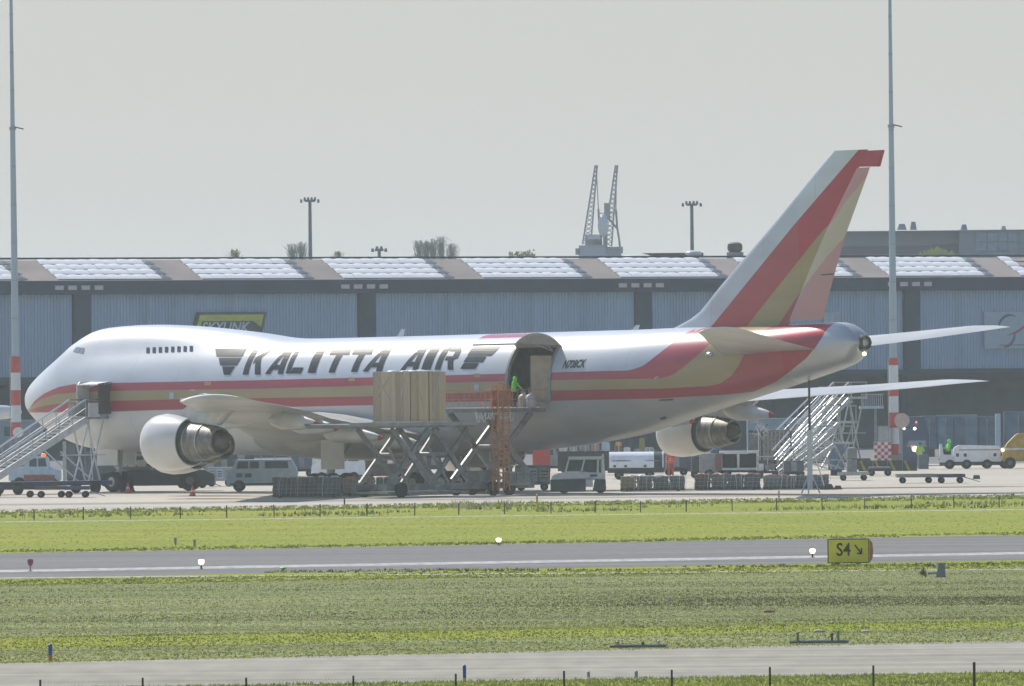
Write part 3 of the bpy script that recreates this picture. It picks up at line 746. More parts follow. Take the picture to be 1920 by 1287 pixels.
def loft(rings, closed=True, skip=None, caps=(True, True), mi=0):
    q = MB(); n = len(rings[0])
    q.v = [p for r in rings for p in r]
    for k in range(len(rings) - 1):
        for i in range(n if closed else n - 1):
            j = (i + 1) % n
            f = (k * n + i, k * n + j, (k + 1) * n + j, (k + 1) * n + i)
            if skip and skip(k, [q.v[a] for a in f]): continue
            q.f.append(f)
    if caps[0]: q.f.append(tuple(range(n)))
    if caps[1]: q.f.append(tuple(range((len(rings) - 1) * n, len(rings) * n))[::-1])
    q.mi = [0] * len(q.f)
    return q
def in_door(k, vs_):
    x = sum(v[0] for v in vs_) / len(vs_); y = sum(v[1] for v in vs_) / len(vs_); z = sum(v[2] for v in vs_) / len(vs_)
    return DX0 < x < DX1 and y < -.4 and DZ0 < z < 8.0
rings = [ring(x) for x in xs]
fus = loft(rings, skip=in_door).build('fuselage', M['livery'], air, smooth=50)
# hold interior seen through the open door
M['hold'] = mat('hold_lining', (.16, .17, .175), .7, var=.15)
ix = [v for v in xs if DX0 - 4.5 < v < DX1 + 4.5]
ir = []
for v in ix:
    r_ = [(a, b * .955, DZ0 + .02 if c < DZ0 + .02 else c - (.16 if c > 6 else 0)) for a, b, c in ring(v)]
    r_ = [(a, b * .97, min(c, 8.9)) for a, b, c in r_]
    ir.append(r_)
loft(ir, skip=in_door).build('hold_lining', M['hold'], air, smooth=50)
# door surround: jambs standing proud of the cut
zlist = [DZ0 + t * (8.9 - DZ0) / 14 for t in range(15)]
dtop = 8.0
def jamb(X):
    q = MB(); P = []
    for t in range(15):
        z = DZ0 + (dtop - DZ0) * t / 14; y = surf_y(X, z); P.append((y, z))
    for a, b in zip(P[:-1], P[1:]):
        q.beam((X, a[0] + .02, a[1]), (X, b[0] + .02, b[1]), .16, .22)
    return q.build('door_jamb', M['grey'], air)
jamb(DX0); jamb(DX1)
MB().beam((DX0, surf_y(DX0, DZ0) + .05, DZ0 - .04), (DX1, surf_y(DX1, DZ0) + .05, DZ0 - .04), .3, .1).build('door_sill', M['steel'], air)
# raised cargo door: a curved skin hinged at the crown
hz_ = 8.0; hy = surf_y(45.0, hz_)
rad = 3.35; NS = 12
dmb = MB(); inner = MB()
A0, A1 = R(50), R(126)
chord_mid = []
def dpt(t, r):
    a = A0 + (A1 - A0) * t
    # hinge at t=0; awning reaching out to port, arched upwards
    cy = hy - r0 * math.cos(A0); czz = hz_ - r0 * math.sin(A0) + .05
    return cy + r * math.cos(a), czz + r * math.sin(a)
r0 = 3.0
dskin = MB()
V = []
for X in (DX0, DX1):
    for rr in (r0, r0 - .14):
        for k in range(NS + 1):
            y, z = dpt(k / NS, rr); V.append((X, y, z))
n1 = NS + 1
F = []; MI = []
for k in range(NS):
    F += [(k, k + 1, 2 * n1 + k + 1, 2 * n1 + k), (n1 + k, 3 * n1 + k, 3 * n1 + k + 1, n1 + k + 1), (k, n1 + k, n1 + k + 1, k + 1), (2 * n1 + k, 2 * n1 + k + 1, 3 * n1 + k + 1, 3 * n1 + k)]
    MI += [2 if 4 < k < 10 else 0, 1, 1, 1]
F += [(NS, n1 + NS, 3 * n1 + NS, 2 * n1 + NS)]; MI += [0]
dskin.add(V, F); dskin.mi = MI
dskin.build('cargo_door', [mat('door_white', (.64, .67, .70), .25, var=.04, coat=.3), mat('door_lining', (.40, .36, .28), .6, var=.1), mat('door_red', (.46, .06, .07), .25, var=.05, coat=.3)], air, smooth=40)
# aft closing web of the raised door
web = MB(); P = [dpt(k / NS, r0 - .02) for k in range(NS + 1)]
web.prism([(y, z) for y, z in P], DX1 - .12, DX1 - .04, axis='x'); web.build('door_end_web', mat('door_tan', (.36, .32, .25), .6, var=.12), air)
for t in (.06, .94):
    a = dpt(.45 + t * .4, r0 - .1)
    MB().tube((DX1 - .15, a[0], a[1]), (DX1 - .15, -2.75, 7.7), .04).build('door_strut', M['steel'], air)

# fin and rudder
def FZ(px, py): return PL(px, py, 0)
def fin_solid(poly_le, poly_te, name, nst=24, t_root=.62, t_tip=.22, par_=None):
    "poly_le, poly_te: (X,Z) polylines sampled at equal heights"
    q = []; 
    zmin = max(poly_le[0][1], poly_te[0][1]); 
    for k in range(nst + 1):
        t = k / nst
        zl = poly_le[0][1] + (poly_le[-1][1] - poly_le[0][1]) * t
        xl = float(np.interp(zl, [p[1] for p in poly_le], [p[0] for p in poly_le])); xt = float(np.interp(zl, [p[1] for p in poly_te], [p[0] for p in poly_te]))
        th = (t_root + (t_tip - t_root) * t)
        r_ = []
        ch = xt - xl
        for s in range(12): # port side forward to aft
            u = (s / 11) ** 1.6 if s < 11 else 1
            r_.append((xl + ch * u, -th * 2.0 * (.30 * math.sqrt(u) - .12 * u - .18 * u * u + .012), zl))
        for s in range(10, 0, -1):
            u = (s / 11) ** 1.6
            r_.append((xl + ch * u, th * 2.0 * (.30 * math.sqrt(u) - .12 * u - .18 * u * u + .012), zl))
        q.append(r_)
    return loft(q)
le = [FZ(a, b) for a, b in ((1240, 628), (1265, 615), (1297.5, 597.6), (1315, 583), (1347.6, 541), (1454, 416.5), (1536.6, 316), (1558, 291), (1565, 283))]
hinge_top = FZ(1612, 312.6); hinge_bot = FZ(1483.5, 600)
te = [FZ(1472, 628), hinge_bot, FZ(1554, 429.8), hinge_top, (hinge_top[0] + .55, le[-1][1])]
te = [(p[0], p[1]) for p in te]
te[-1] = FZ(1628, 283)
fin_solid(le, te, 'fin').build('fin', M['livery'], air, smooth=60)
cap_b = FZ(1612, 312.8); 
capq = MB(); zt_ = FZ(1657, 281.5); zb_ = FZ(1648.8, 312.6)
P = [FZ(1611, 313), (zb_[0], zb_[1]), (zt_[0], zt_[1]), (FZ(1565, 283)[0] + 1.4, FZ(1565, 283)[1])]
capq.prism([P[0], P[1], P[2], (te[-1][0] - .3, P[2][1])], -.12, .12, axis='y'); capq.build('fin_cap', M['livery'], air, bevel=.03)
rt = fin_solid([FZ(1479, 602), FZ(1547, 431), FZ(1606, 315)], [FZ(1545, 602), FZ(1567.6, 514), FZ(1586.8, 443), FZ(1632.6, 315)], 'rudder', t_root=.34, t_tip=.14)
# rudder turned a few degrees to port about its hinge
hp = Vector((hinge_bot[0], 0, hinge_bot[1])); hd = (Vector((hinge_top[0], 0, hinge_top[1])) - hp).normalized()
rm_ = Matrix.Translation(hp) @ Matrix.Rotation(R(-4), 4, hd) @ Matrix.Translation(-hp)
lo_half = MB(); 
rt.v = [tuple(rm_ @ Vector(v)) for v in rt.v]
rt.build('rudder', livery('rudder_livery_painted_light', .35, True), air, smooth=60)  # paler livery copy, painting in the light caught by the turned rudder
MB().path([tuple(rm_ @ Vector((FZ(1545, 516)[0], -.17, FZ(1545, 516)[1]))), tuple(rm_ @ Vector((FZ(1567, 514)[0], -.06, FZ(1567, 514)[1])))], .03).build('rudder_gap', M['dark'], air)
# tail cone outlet and navigation light
a = PL(1619, 644, 0)
MB().lathe([(-.5, .52), (0, .46), (.12, .40), (.12, .33), (-.4, .3)], (ENDX, 0, ENDZ), 'x', 20).build('exhaust_outlet', M['dark'], air, smooth=40)
MB().ball((ENDX + .02, -.1, ENDZ - .62), .12, 8).build('tail_light', M['lamp'], air)

# wings
def airfoil(n=11):
    up = []; lo = []
    for k in range(n + 1):
        u = (1 - math.cos(math.pi * k / n)) / 2
        t = 5 * (.2969 * math.sqrt(u) - .126 * u - .3516 * u * u + .2843 * u ** 3 - .1015 * u ** 4)
        up.append((u, t)); lo.append((u, -t))
    return up, lo
AFU, AFL = airfoil()
def wing_ring(y, xle, xte, z, th, inc=0.0):
    c = xte - xle; P = []
    for u, t in AFU: P.append((xle + u * c, y, z + t * th * c + .03 * c * math.sin(math.pi * u) + (.5 - u) * c * math.sin(inc)))
    for u, t in AFL[::-1][1:-1]: P.append((xle + u * c, y, z + t * th * c + .03 * c * math.sin(math.pi * u) + (.5 - u) * c * math.sin(inc)))
    return P
M['wing'] = mat('wing_paint', (.60, .60, .57), .38, .15, var=.14, scale=.5, stretch=(1, .3, 1), coat=.15)
M['wing_le'] = mat('polished_edge', (.7, .71, .72), .25, .8, var=.05)
WST = [(2.2, 22.0, 37.0, 3.15, .125), (3.3, 22.6, 37.2, 3.25, .12), (7, 25.6, 37.7, 3.6, .11), (12, 29.6, 38.6, 4.25, .10), (17, 34.0, 41.9, 4.75, .10), (21.2, 37.5, 44.5, 5.1, .095), (26, 41.7, 47.5, 5.5, .09), (30.0, 45.2, 50.1, 5.9, .085), (30.7, 46.3, 50.4, 5.96, .05)]
def wing_at(y):
    c = list(zip(*WST)); return [float(np.interp(abs(y), c[0], c[i])) for i in (1, 2, 3, 4)]
for sg_ in (-1, 1):
    zo = lambda y: -(.75 if sg_ < 0 else .35) * (y / 31) ** 1.6
    rr = [wing_ring(sg_ * y, a, b, z - (.75 if sg_ < 0 else .35) * (y / 31) ** 1.6, t * (1 - .25 * y / 31), R(2.0 - 4.5 * y / 31)) for y, a, b, z, t in WST]
    loft(rr).build('wing', M['wing'], air, smooth=50)
    q = MB()
    for a, b in ((13, 20.6), (22, 29.6), (5, 11)):
        A = wing_at(a); B = wing_at(b)
        q.beam((A[0] + .12, sg_ * a, A[2] + .16 + zo(a)), (B[0] + .12, sg_ * b, B[2] + .06 + zo(b)), .2, .12)
    q.build('leading_edge_slat', M['wing_le'], air)
    for yf in (5.6, 9.2, 14.5, 18.5):
        A = wing_at(yf); L_ = 5.0 if yf < 12 else 4.2
        prof_ = [(0, .03), (.4, .28), (1.2, .42), (L_ * .6, .36), (L_ * .85, .2), (L_, .03)]
        q = MB().lathe(prof_, (0, 0, 0), 'x', 12); q.v = [(v[0], v[1] * .75, v[2] * 1.25) for v in q.v]
        o = q.build('flap_fairing', M['wing'], air, smooth=50, loc=(A[1] - L_ * .62, sg_ * yf, A[2] - .5 + zo(yf)), rot=(0, R(4), 0))
        tip = MB().lathe([(-.28, .16), (0, .05), (.02, .005)], (0, 0, 0), 'x', 8); tip.v = [(v[0], v[1], v[2] * 1.2) for v in tip.v]
        tip.build('fairing_tip', M['red'], o, loc=(L_ + .02 - .03, 0, 0))
    # tailplane
    HS = [(.6, 58.6, 66.4, 7.5, .10), (2.2, 60.0, 66.8, 7.7, .095), (6.5, 63.3, 68.4, 8.2, .09), (10.4, 66.3, 69.9, 8.7, .08), (11.0, 67.2, 70.1, 8.78, .05)]
    HS = [(y, a, b, z, t) for y, a, b, z, t in HS]
    loft([wing_ring(sg_ * y, a, b, z - .22, t, R(-1.2)) for y, a, b, z, t in HS]).build('tailplane', M['wing'], air, smooth=50)
# wing-body fairing
q = MB().lathe([(0, .1), (1.5, 1.6), (4, 2.7), (8, 3.35), (14, 3.5), (19, 3.1), (23, 2.0), (26, .4)], (0, 0, 0), 'x', 28)
q.v = [(v[0], v[1], v[2] * .50) for v in q.v]
q.build('wing_body_fairing', mat('belly_grey', (.42, .41, .38), .4, var=.15, scale=.5), air, smooth=60, loc=(18.5, 0, 3.35))

# engines
M['cowl'] = mat('cowl_paint', (.66, .65, .62), .28, var=.06, scale=.8, coat=.3)
M['core'] = mat('core_metal', (.25, .235, .21), .5, .75, var=.28, scale=1.6, stretch=(3, 1, 1))
M['hot'] = mat('exhaust_metal', (.12, .11, .10), .5, .6, var=.3, scale=2)
def engine(cxp, cyp, yl, zl=None, first=None):
    X, Z = PL(cxp, cyp, yl)
    if zl is not None: Z = zl
    t = bpy.data.objects.new('engine', None); COL.objects.link(t); t.parent = air; t.location = (X, yl, Z)
    MB().lathe([(.45, .95), (.12, 1.08), (0, 1.17), (.03, 1.24), (.25, 1.33), (.9, 1.40), (1.7, 1.37), (2.5, 1.25), (2.85, 1.18), (2.83, 1.12), (2.2, 1.1)], (0, 0, 0), 'x', 40).build('fan_cowl', M['cowl'], t, smooth=50)
    MB().lathe([(.5, .96), (.52, .3), (.3, .02)], (0, 0, 0), 'x', 32).build('fan_face', M['dark'], t, smooth=30)
    MB().lathe([(1.9, 1.12), (2.0, .9), (2.4, .93), (3.0, .94), (4.0, .88), (4.9, .74), (5.2, .68), (5.2, .6), (4.6, .55)], (0, 0, 0), 'x', 36).build('core_cowl', M['core'], t, smooth=45)
    MB().lathe([(4.5, .5), (5.2, .42), (5.7, .2), (5.85, .02)], (0, 0, 0), 'x', 24).build('exhaust_cone', M['hot'], t, smooth=45)
    q = MB()
    for xx in (3.05, 4.05): q.lathe([(xx, .955 - (xx - 3) * .06), (xx + .05, .97 - (xx - 3) * .06), (xx + .1, .95 - (xx - 3) * .06)], (0, 0, 0), 'x', 32)
    q.build('band', M['steel'], t, smooth=True)
    A = wing_at(yl); zle = A[2] - Z
    xw = A[0] - X
    q = MB()
    prof_ = [(.9, 1.36), (2.4, 1.62), (xw + .2, zle + .25), (xw + 3.2, zle - .15), (xw + 2.9, zle - .5), (5.1, .78), (3.0, .9), (2.7, 1.1), (1.6, 1.3)]
    q.prism(prof_, -.2, .2); q.build('pylon', mat('pylon_paint', (.55, .55, .52), .4, var=.1) if 'pylon_paint' not in bpy.data.materials else bpy.data.materials['pylon_paint'], t, bevel=.06)
    return t
engine(296, 826, -21.2); E4 = None
engine(300, 860, -11.9, PL(296, 826, -21.2)[1] - .35)
x1_, z1_ = PL(1257, 812, 21.2)
e = engine(1257, 812, 21.2)
e2 = engine(900, 850, 11.9, z1_ - 1.0); e2.location.x = 25.2
_es = [c for c in bpy.data.objects if c.parent == air and c.name.startswith('engine')]
for c in _es:
    s__ = 1.16 if c.location.y < 0 else 1.03
    c.scale = (1.0 if c.location.y < 0 else 1.0, s__, s__)
    if abs(c.location.y) < 15: c.location.x = 24.5
    if c.location.y < -15: c.location.z -= .12

# landing gear
def wheel_mb(c, r=.62, w=.46): return MB().lathe([(-w / 2, r * .55), (-w / 2, r * .9), (-w * .3, r), (w * .3, r), (w / 2, r * .9), (w / 2, r * .55)], c, 'y', 20)
def gz(X): return -X * math.sin(PITCH) * -1 * -1 if False else (0.05 + X * math.sin(PITCH))
ng = bpy.data.objects.new('nose_gear', None); COL.objects.link(ng); ng.parent = air; ng.location = (7.9, 0, gz(7.9))
MB().tube((0, 0, .62), (.15, 0, 2.6), .16).build('strut', M['steel'], ng, smooth=40)
MB().beam((0, 0, 1.3), (-1.4, 0, 2.6), .12).build('drag_brace', M['steel'], ng)
for s in (-1, 1):
    w_ = wheel_mb((0, s * .42, .62)).build('wheel', M['rubber'], ng, smooth=40); MB().lathe([(s * .66, .3), (s * .67, .02)], (0, 0, .62), 'y', 14).build('hub', M['steel'], w_)
    MB().box((-.2, s * .75, 2.1), (1.8, .05, 1.0)).build('gear_door', M['cowl'], ng)
for k, (gx_, gy) in enumerate(((31.8, -5.5), (31.8, 5.5), (34.9, -1.9), (34.9, 1.9))):
    mg = bpy.data.objects.new('main_gear', None); COL.objects.link(mg); mg.parent = air; mg.location = (gx_, gy, gz(gx_))
    MB().tube((0, 0, .62), (0, 0, 3.4), .24).build('strut', M['steel'], mg, smooth=40)
    MB().beam((-.95, 0, .62), (.95, 0, .62), .3).build('bogie_beam', M['grey'], mg)
    MB().beam((0, 0, 1.3), (0, 1.6 * (1 if gy < 0 else -1), 3.0), .16).build('side_brace', M['steel'], mg)
    MB().box((.9, -.7 if gy < 0 else .7, 2.3), (1.9, .06, 1.7)).build('gear_door', M['cowl'], mg)
    for sx in (-.74, .74):
        for sy in (-.56, .56):
            w_ = wheel_mb((sx, sy, .62)).build('wheel', M['rubber'], mg, smooth=40)
            MB().lathe([(sy + math.copysign(.24, sy), .3), (sy + math.copysign(.25, sy), .02)], (sx, 0, .62), 'y', 14).build('hub', M['steel'], w_)

# cockpit glazing, upper deck windows, doors, antennas, marks
def on_side(px, py, off=.02):
    X, Z = PS(px, py); return Vector((X, surf_y(X, Z) - off, Z))
def side_quad(q, pts_px, off=.02, mi=0, nx=1, ny=1, thick=0.0):
    "quad given as 4 photo points (bl,br,tr,tl), laid on the port skin"
    bl, br, tr, tl = [Vector(PS(*p)) for p in pts_px]
    base = len(q.v)
    for j in range(ny + 1):
        for i in range(nx + 1):
            a = bl.lerp(br, i / nx); b = tl.lerp(tr, i / nx); c = a.lerp(b, j / ny)
            q.v.append((c.x, surf_y(c.x, c.y) - off, c.y))
    for j in range(ny):
        for i in range(nx):
            k = base + j * (nx + 1) + i; q.f.append((k, k + 1, k + nx + 2, k + nx + 1)); q.mi.append(mi)
for i in range(8):
    x_ = 277 + i * 11.6; y_ = 657 - i * .45
    q = MB(); side_quad(q, [(x_ - 3, y_ + 5.2), (x_ + 3, y_ + 5.2), (x_ + 3.2, y_ - 5.2), (x_ - 2.8, y_ - 5.2)], .03)
    f_o = q.build('window', M['glass'], air)
M['cockpit'] = mat('cockpit_glass', (.25, .3, .33), .05, var=.05, spec=1)
for pts_ in ([(136, 659.5), (147, 661.5), (151, 652), (142, 650.5)], [(148.5, 662), (156, 663), (158, 652.5), (152.5, 652)]):
    q = MB(); side_quad(q, pts_, .03, 0, 2, 2); q.build('cockpit_window', M['cockpit'], air)
M['mark'] = mat('lettering_grey', (.03, .04, .055), .42, var=.15, spec=.12)
def side_text(quads_fn, name, label=None):
    o = quads_fn().build(name, M['mark'], air)
    if label: o['label'] = label
    return o
# big title: each letter from straight strokes in a slanted cell (u 0..1, v 0..1)
GL = {'K': [[(0, 0), (.30, 0), (.30, 1), (0, 1)], [(.30, .42), (.30, .68), (.80, 1), (1.08, 1)], [(.38, .6), (.62, .74), (1.0, 0), (.68, 0)]],
      'A': [[(0, 0), (.28, 0), (.80, 1), (.60, 1)], [(.70, 0), (1, 0), (1, 1), (.70, 1)], [(.20, .18), (.72, .18), (.72, .38), (.30, .38)]],
      'L': [[(0, 0), (.32, 0), (.32, 1), (0, 1)], [(.32, 0), (1.05, 0), (1.05, .25), (.32, .25)]],
      'I': [[(0, 0), (1, 0), (1, 1), (0, 1)]],
      'T': [[(.30, 0), (.64, 0), (.64, .74), (.30, .74)], [(-.10, .74), (.98, .74), (.98, 1), (-.10, 1)]],
      'R': [[(0, 0), (.30, 0), (.30, 1), (0, 1)], [(.30, .80), (.9, .80), (.9, 1), (.30, 1)], [(.66, .42), (.95, .5), (.95, .85), (.66, .8)], [(.30, .40), (.8, .40), (.8, .58), (.30, .58)], [(.48, .40), (.76, .40), (1.0, 0), (.70, 0)]]}
def title(px):  # baseline and top rows of the title
    return 703.2 - (px - 440) * .0262, 656.5 - (px - 440) * .0168
words = [('K', 455, 489), ('A', 497, 531), ('L', 536, 563), ('I', 577, 592), ('T', 606, 640), ('T', 648, 682), ('A', 680, 716), ('A', 750, 783), ('I', 790, 807), ('R', 815, 850)]
SH = 22.5
for ch, a, b in words:
    q = MB(); yb, yt = title(a)
    for st in GL[ch]:
        pp = []
        for u, v in st: pp.append((a + u * (b - a) + v * SH * .9, yb + (yt - yb) * v))
        side_quad(q, pp, .025, 0, 2, 8)
    q.build('title_letter', M['mark'], air)
q = MB()
for k, (l0, r0_, y0, y1) in enumerate(((403, 463, 654, 669), (410, 453, 671, 685.5), (417, 441, 687.5, 703))):
    sl = (y1 - y0) * .62
    side_quad(q, [(l0 + 3, y1), (r0_ - sl, y1), (r0_, y0), (l0, y0)], .025, 0, 6, 4)
q.build('wing_emblem', M['mark'], air)
q = MB()
for (x0_, x1_b, x1_t, y0, y1) in ((863, 891, 898, 692, 681), (869, 905, 912, 679.5, 669), (876, 921, 940, 667.5, 650)):
    side_quad(q, [(x0_, y0), (x1_b, y0), (x1_t, y1), (x0_ + (y0 - y1) * .62, y1)], .025, 0, 6, 4)
q.build('wing_emblem', M['mark'], air)
tv, tf = flatten_text('N708CK', 1.0, .25, .035, 1.0, 0)
w_ = max(v[0] for v in tv); hmax = max(v[1] for v in tv)
a = Vector(PS(1054, 691)); b = Vector(PS(1097, 688.5)); c = Vector(PS(1056, 676))
q = MB(); P = []
for v in tv:
    g2 = a + (b - a) * (v[0] / w_) + Vector((0, 1)) * (v[1] / hmax) * (c.y - a.y); P.append((g2.x, surf_y(g2.x, g2.y) - .025, g2.y))
q.add(P, tf); q.build('registration', M['mark'], air)
def fus_line(pts_px, r=.018, nm='door_outline'):
    q = MB(); P = [on_side(*p, .0) for p in pts_px]; q.path(P, r, 4); return q.build(nm, M['grey'], air)
fus_line([(357, 732), (357, 748), (366, 748), (366, 732), (357, 732)]); 
for pts_ in ([(318, 736), (326, 736), (326, 748), (318, 748)], [(890, 721.5), (898, 721.5), (898, 733), (890, 733)]):
    q = MB(); side_quad(q, [pts_[3], pts_[2], pts_[1], pts_[0]], .02); q.build('door_plate', M['pale_blue'], air)
for px_, py_ in ((390, 719), (660, 711), (895, 704)):
    q = MB(); side_quad(q, [(px_ - 6, py_ + 4), (px_ + 6, py_ + 4), (px_ + 6, py_ - 3), (px_ - 6, py_ - 3)], .02); q.build('exit_mark', mat('exit_mark_gold', (.5, .3, .08), .4) if 'exit_mark_gold' not in bpy.data.materials else bpy.data.materials['exit_mark_gold'], air)
q = MB(); side_quad(q, [(1236, 752), (1263, 751), (1263, 748.5), (1236, 749.5)], .02, 0, 3, 1); q.build('side_placard', M['mark'], air)
for px_, py_, nm in ((751, 619, 'blade_antenna'), (1191, 612, 'blade_antenna')):
    X, Z = PL(px_, py_ + (12 if px_ < 800 else 6), 0); h = .42 if px_ < 800 else .25
    MB().prism([(X - .35, Z - .1), (X + .2, Z - .1), (X + .35, Z + h), (X + .1, Z + h)], -.03, .03).build(nm, M['white'], air)
X, Z = PS(1330, 665); MB().ball((X, surf_y(X, Z) - .05, Z), .2, 10, (1.3, .6, .7)).build('outflow_fairing', M['alu'], air, smooth=True)
X, Z = PS(1243, 784); MB().ball((X, surf_y(X, Z) - .02, Z), .16, 8, (1.8, .5, .7)).build('drain_mast', M['dark'], air, smooth=True)
X, Z = PS(1234, 706); MB().tube((X, surf_y(X, Z) + .1, Z), (X, surf_y(X, Z) - .25, Z - .1), .04).build('probe', M['white'], air)

# ------------------------------------------------------------------ ground equipment
def wheel(par, c, r, w=.25, hub=M['grey'], nm='wheel', axis='y'):
    a = 'y' if axis == 'y' else 'x'
    o = MB().lathe([(-w / 2, .02), (-w / 2, r * .8), (-w * .35, r), (w * .35, r), (w / 2, r * .8), (w / 2, .02)], (0, 0, 0), a, 14).build(nm, M['rubber'], par, smooth=40, loc=c)
    s = -1
    pos = (0, s * w * .5, 0) if a == 'y' else (s * w * .5, 0, 0)
    MB().lathe([(-.02, .02), (-.02, r * .38), (.01, r * .42)], pos, a, 12).build('hub', M['hub'], o)
    return o
RZL = math.pi + R(45)
xd = (DX0 + DX1) / 2
dw = AM @ Vector((xd, -3.35, 0)); LO = (dw.x, dw.y, 0)
ld = thing('cargo_loader', 'grey scissor-lift cargo loader with orange railings raised to the open side cargo door', 'cargo loader', LO, RZL)
M['loader'] = mat('loader_grey', (.24, .255, .26), .45, .3, var=.25, scale=2)
M['loader_l'] = mat('loader_light', (.34, .35, .34), .55, .2, var=.15, scale=2)
q = MB()
for s in (-1.2, 1.2): q.box((6.7, s, .56), (11.8, .24, .34))
for k in range(5): q.box((1 + k * 2.7, 0, .56), (.2, 2.2, .25))
q.box((9.4, 0, .26), (6.4, 2.9, .14))
q.build('chassis', M['loader'], ld)
for lx in (3.0, 4.3, 11.6):
    for ly in (-1.5, 1.5): wheel(ld, (lx, ly, .42), .42, .3, M['grey'])
MB().box((3.15, 0, 4.82), (5.5, 3.8, .22)).build('bridge_platform', M['loader'], ld, bevel=.02)
MB().box((10.9, 0, 4.0), (10.0, 3.4, .16)).build('main_platform', M['loader'], ld, bevel=.02)
q = MB()
for k in range(34): q.tube((6.1 + k * .29, -1.55, 4.12), (6.1 + k * .29, 1.55, 4.12), .05, 6)
o = q.build('rollers', M['loader_l'], ld); o['kind'] = 'stuff'
q = MB()
for k in range(17): q.tube((.6 + k * .31, -1.6, 4.96), (.6 + k * .31, 1.6, 4.96), .04, 6)
o = q.build('rollers', M['loader_l'], ld); o['kind'] = 'stuff'
MB().box((10.9, 1.8, 4.12), (10.0, .12, .18)).build('edge_guide', M['loader_l'], ld); MB().box((10.9, -1.8, 4.12), (10.0, .12, .18)).build('edge_guide', M['loader_l'], ld)
for s in (-1.35, 1.35):
    for (xa, xb, za, zc_) in ((6.0, 8.9, .75, 3.85), (9.1, 12.2, .75, 3.85)):
        for (p, r_) in (((xa, s, za), (xb, s, zc_)), ((xb, s * .88, za), (xa, s * .88, zc_))):
            MB().beam(p, r_, .14, .27).build('scissor_arm', M['loader_l'] if s < 0 else M['loader'], ld)
    MB().beam((.9, s, .85), (4.9, s, 4.7), .16, .32).build('scissor_arm', M['loader'], ld)
    MB().beam((4.9, s * .88, .85), (.9, s * .88, 4.7), .16, .32).build('scissor_arm', M['loader'], ld)
    MB().tube((6.9, s * .4, .8), (8.6, s * .4, 2.9), .09, 8).build('hydraulic_ram', M['steel'], ld, smooth=40)
    MB().tube((10.2, s * .4, .8), (11.7, s * .4, 2.9), .09, 8).build('hydraulic_ram', M['steel'], ld, smooth=40)
MB().tube((2.9, -1.4, 2.78), (2.9, 1.4, 2.78), .1, 8).build('pivot_tube', M['steel'], ld)
for xx in (7.45, 10.65): MB().tube((xx, -1.4, 2.4), (xx, 1.4, 2.4), .1, 8).build('pivot_tube', M['steel'], ld)
for s in (-1, 1):
    n_ = 12 if s > 0 else 13
    q = MB()
    for k in range(n_):
        x_ = .5 + k * .44
        q.tube((x_, s * 1.95, 4.9), (x_, s * 1.95, 6.0 + (k % 3 == 0) * .12), .018, 5)
    for z_ in (5.45, 6.0): q.tube((.5, s * 1.95, z_), (.5 + (n_ - 1) * .44, s * 1.95, z_), .022, 5)
    q.build('railing', M['orange'], ld)
q = MB()
for dx in (-.42, .02, .42):
    for dy in (0, .5): q.beam((4.3 + dx, 1.9 + dy, .3), (4.3 + dx, 1.9 + dy, 6.3), .06)
for k in range(22):
    z_ = .5 + k * .27
    q.beam((3.88, 1.9, z_), (4.72, 1.9, z_), .04); q.beam((3.88, 2.4, z_), (4.72, 2.4, z_), .04); q.beam((4.3, 1.9, z_), (4.3, 2.4, z_), .04)
    if k % 2: q.beam((3.88, 2.4, z_), (4.72, 2.4, z_ + .27), .035)
q.build('ladder_tower', M['orange'], ld)
MB().box((4.2, 2.15, 5.5), (.9, .6, .9)).build('control_box', mat('rusty_orange', (.42, .14, .05), .7, var=.3), ld)
q = MB()
for k in range(15):
    x_ = 2.6 + random.uniform(0, 3.2); z0_ = 4.72; dz = random.uniform(.15, .6); y_ = 1.9 + random.uniform(-.1, .1)
    q.path([(x_, y_, z0_), (x_ + .1, y_, z0_ - dz), (x_ + .25, y_, z0_ - dz * .9), (x_ + .35, y_, z0_)], .04, 5)
q.build('hose_loops', M['offwhite'], ld)
MB().box((4.9, 1.15, 1.1), (1.6, .8, .65)).build('engine_box', M['loader'], ld, bevel=.03)
MB().box((2.5, 1.55, .95), (1.8, .5, .8)).build('tool_box', M['loader_l'], ld, bevel=.03)
for k in range(3): MB().box((1.9 + k * .6, 1.82, 1.0), (.5, .05, .55)).build('tool_box_door', M['loader'], ld)

# plywood crate on the raised platform
cr = thing('plywood_crate', 'huge plywood-clad crate with pale straps standing on the raised loader platform', 'crate', (0, 0, 0))
cr.location = Matrix.Translation(LO) @ Matrix.Rotation(RZL, 4, 'Z') @ Vector((9.42, 0, 4.18)); cr.rotation_euler = (0, 0, RZL)
MB().box((0, 0, 1.45), (2.70, 3.06, 2.86)).build('core', M['carton'], cr)
MB().box((0, 0, .05), (2.86, 3.2, .1)).build('pallet', M['alu'], cr)
cmx = [M['carton']] + [mat('plywood_tint', tuple(v * k for v in (.60, .45, .28)), .75, var=.14, scale=1.2, stretch=(3, 3, .15), bump=.1) for k in (.85, 1.12)]
for k in range(5):
    MB().box((-1.352 + .54 * (k + .5), 1.545, 1.47), (.525, .03, 2.82 + random.uniform(-.02, .02))).build('panel', cmx[k % 3], cr)
    MB().box((1.365, -1.53 + .612 * (k + .5), 1.47), (.03, .597, 2.82 + random.uniform(-.02, .02))).build('panel', cmx[(k * 2 + 1) % 3], cr)
def strap(a, b, w=.035, m=None): return MB().beam(a, b, w).build('strap', m or M['strap'], cr)
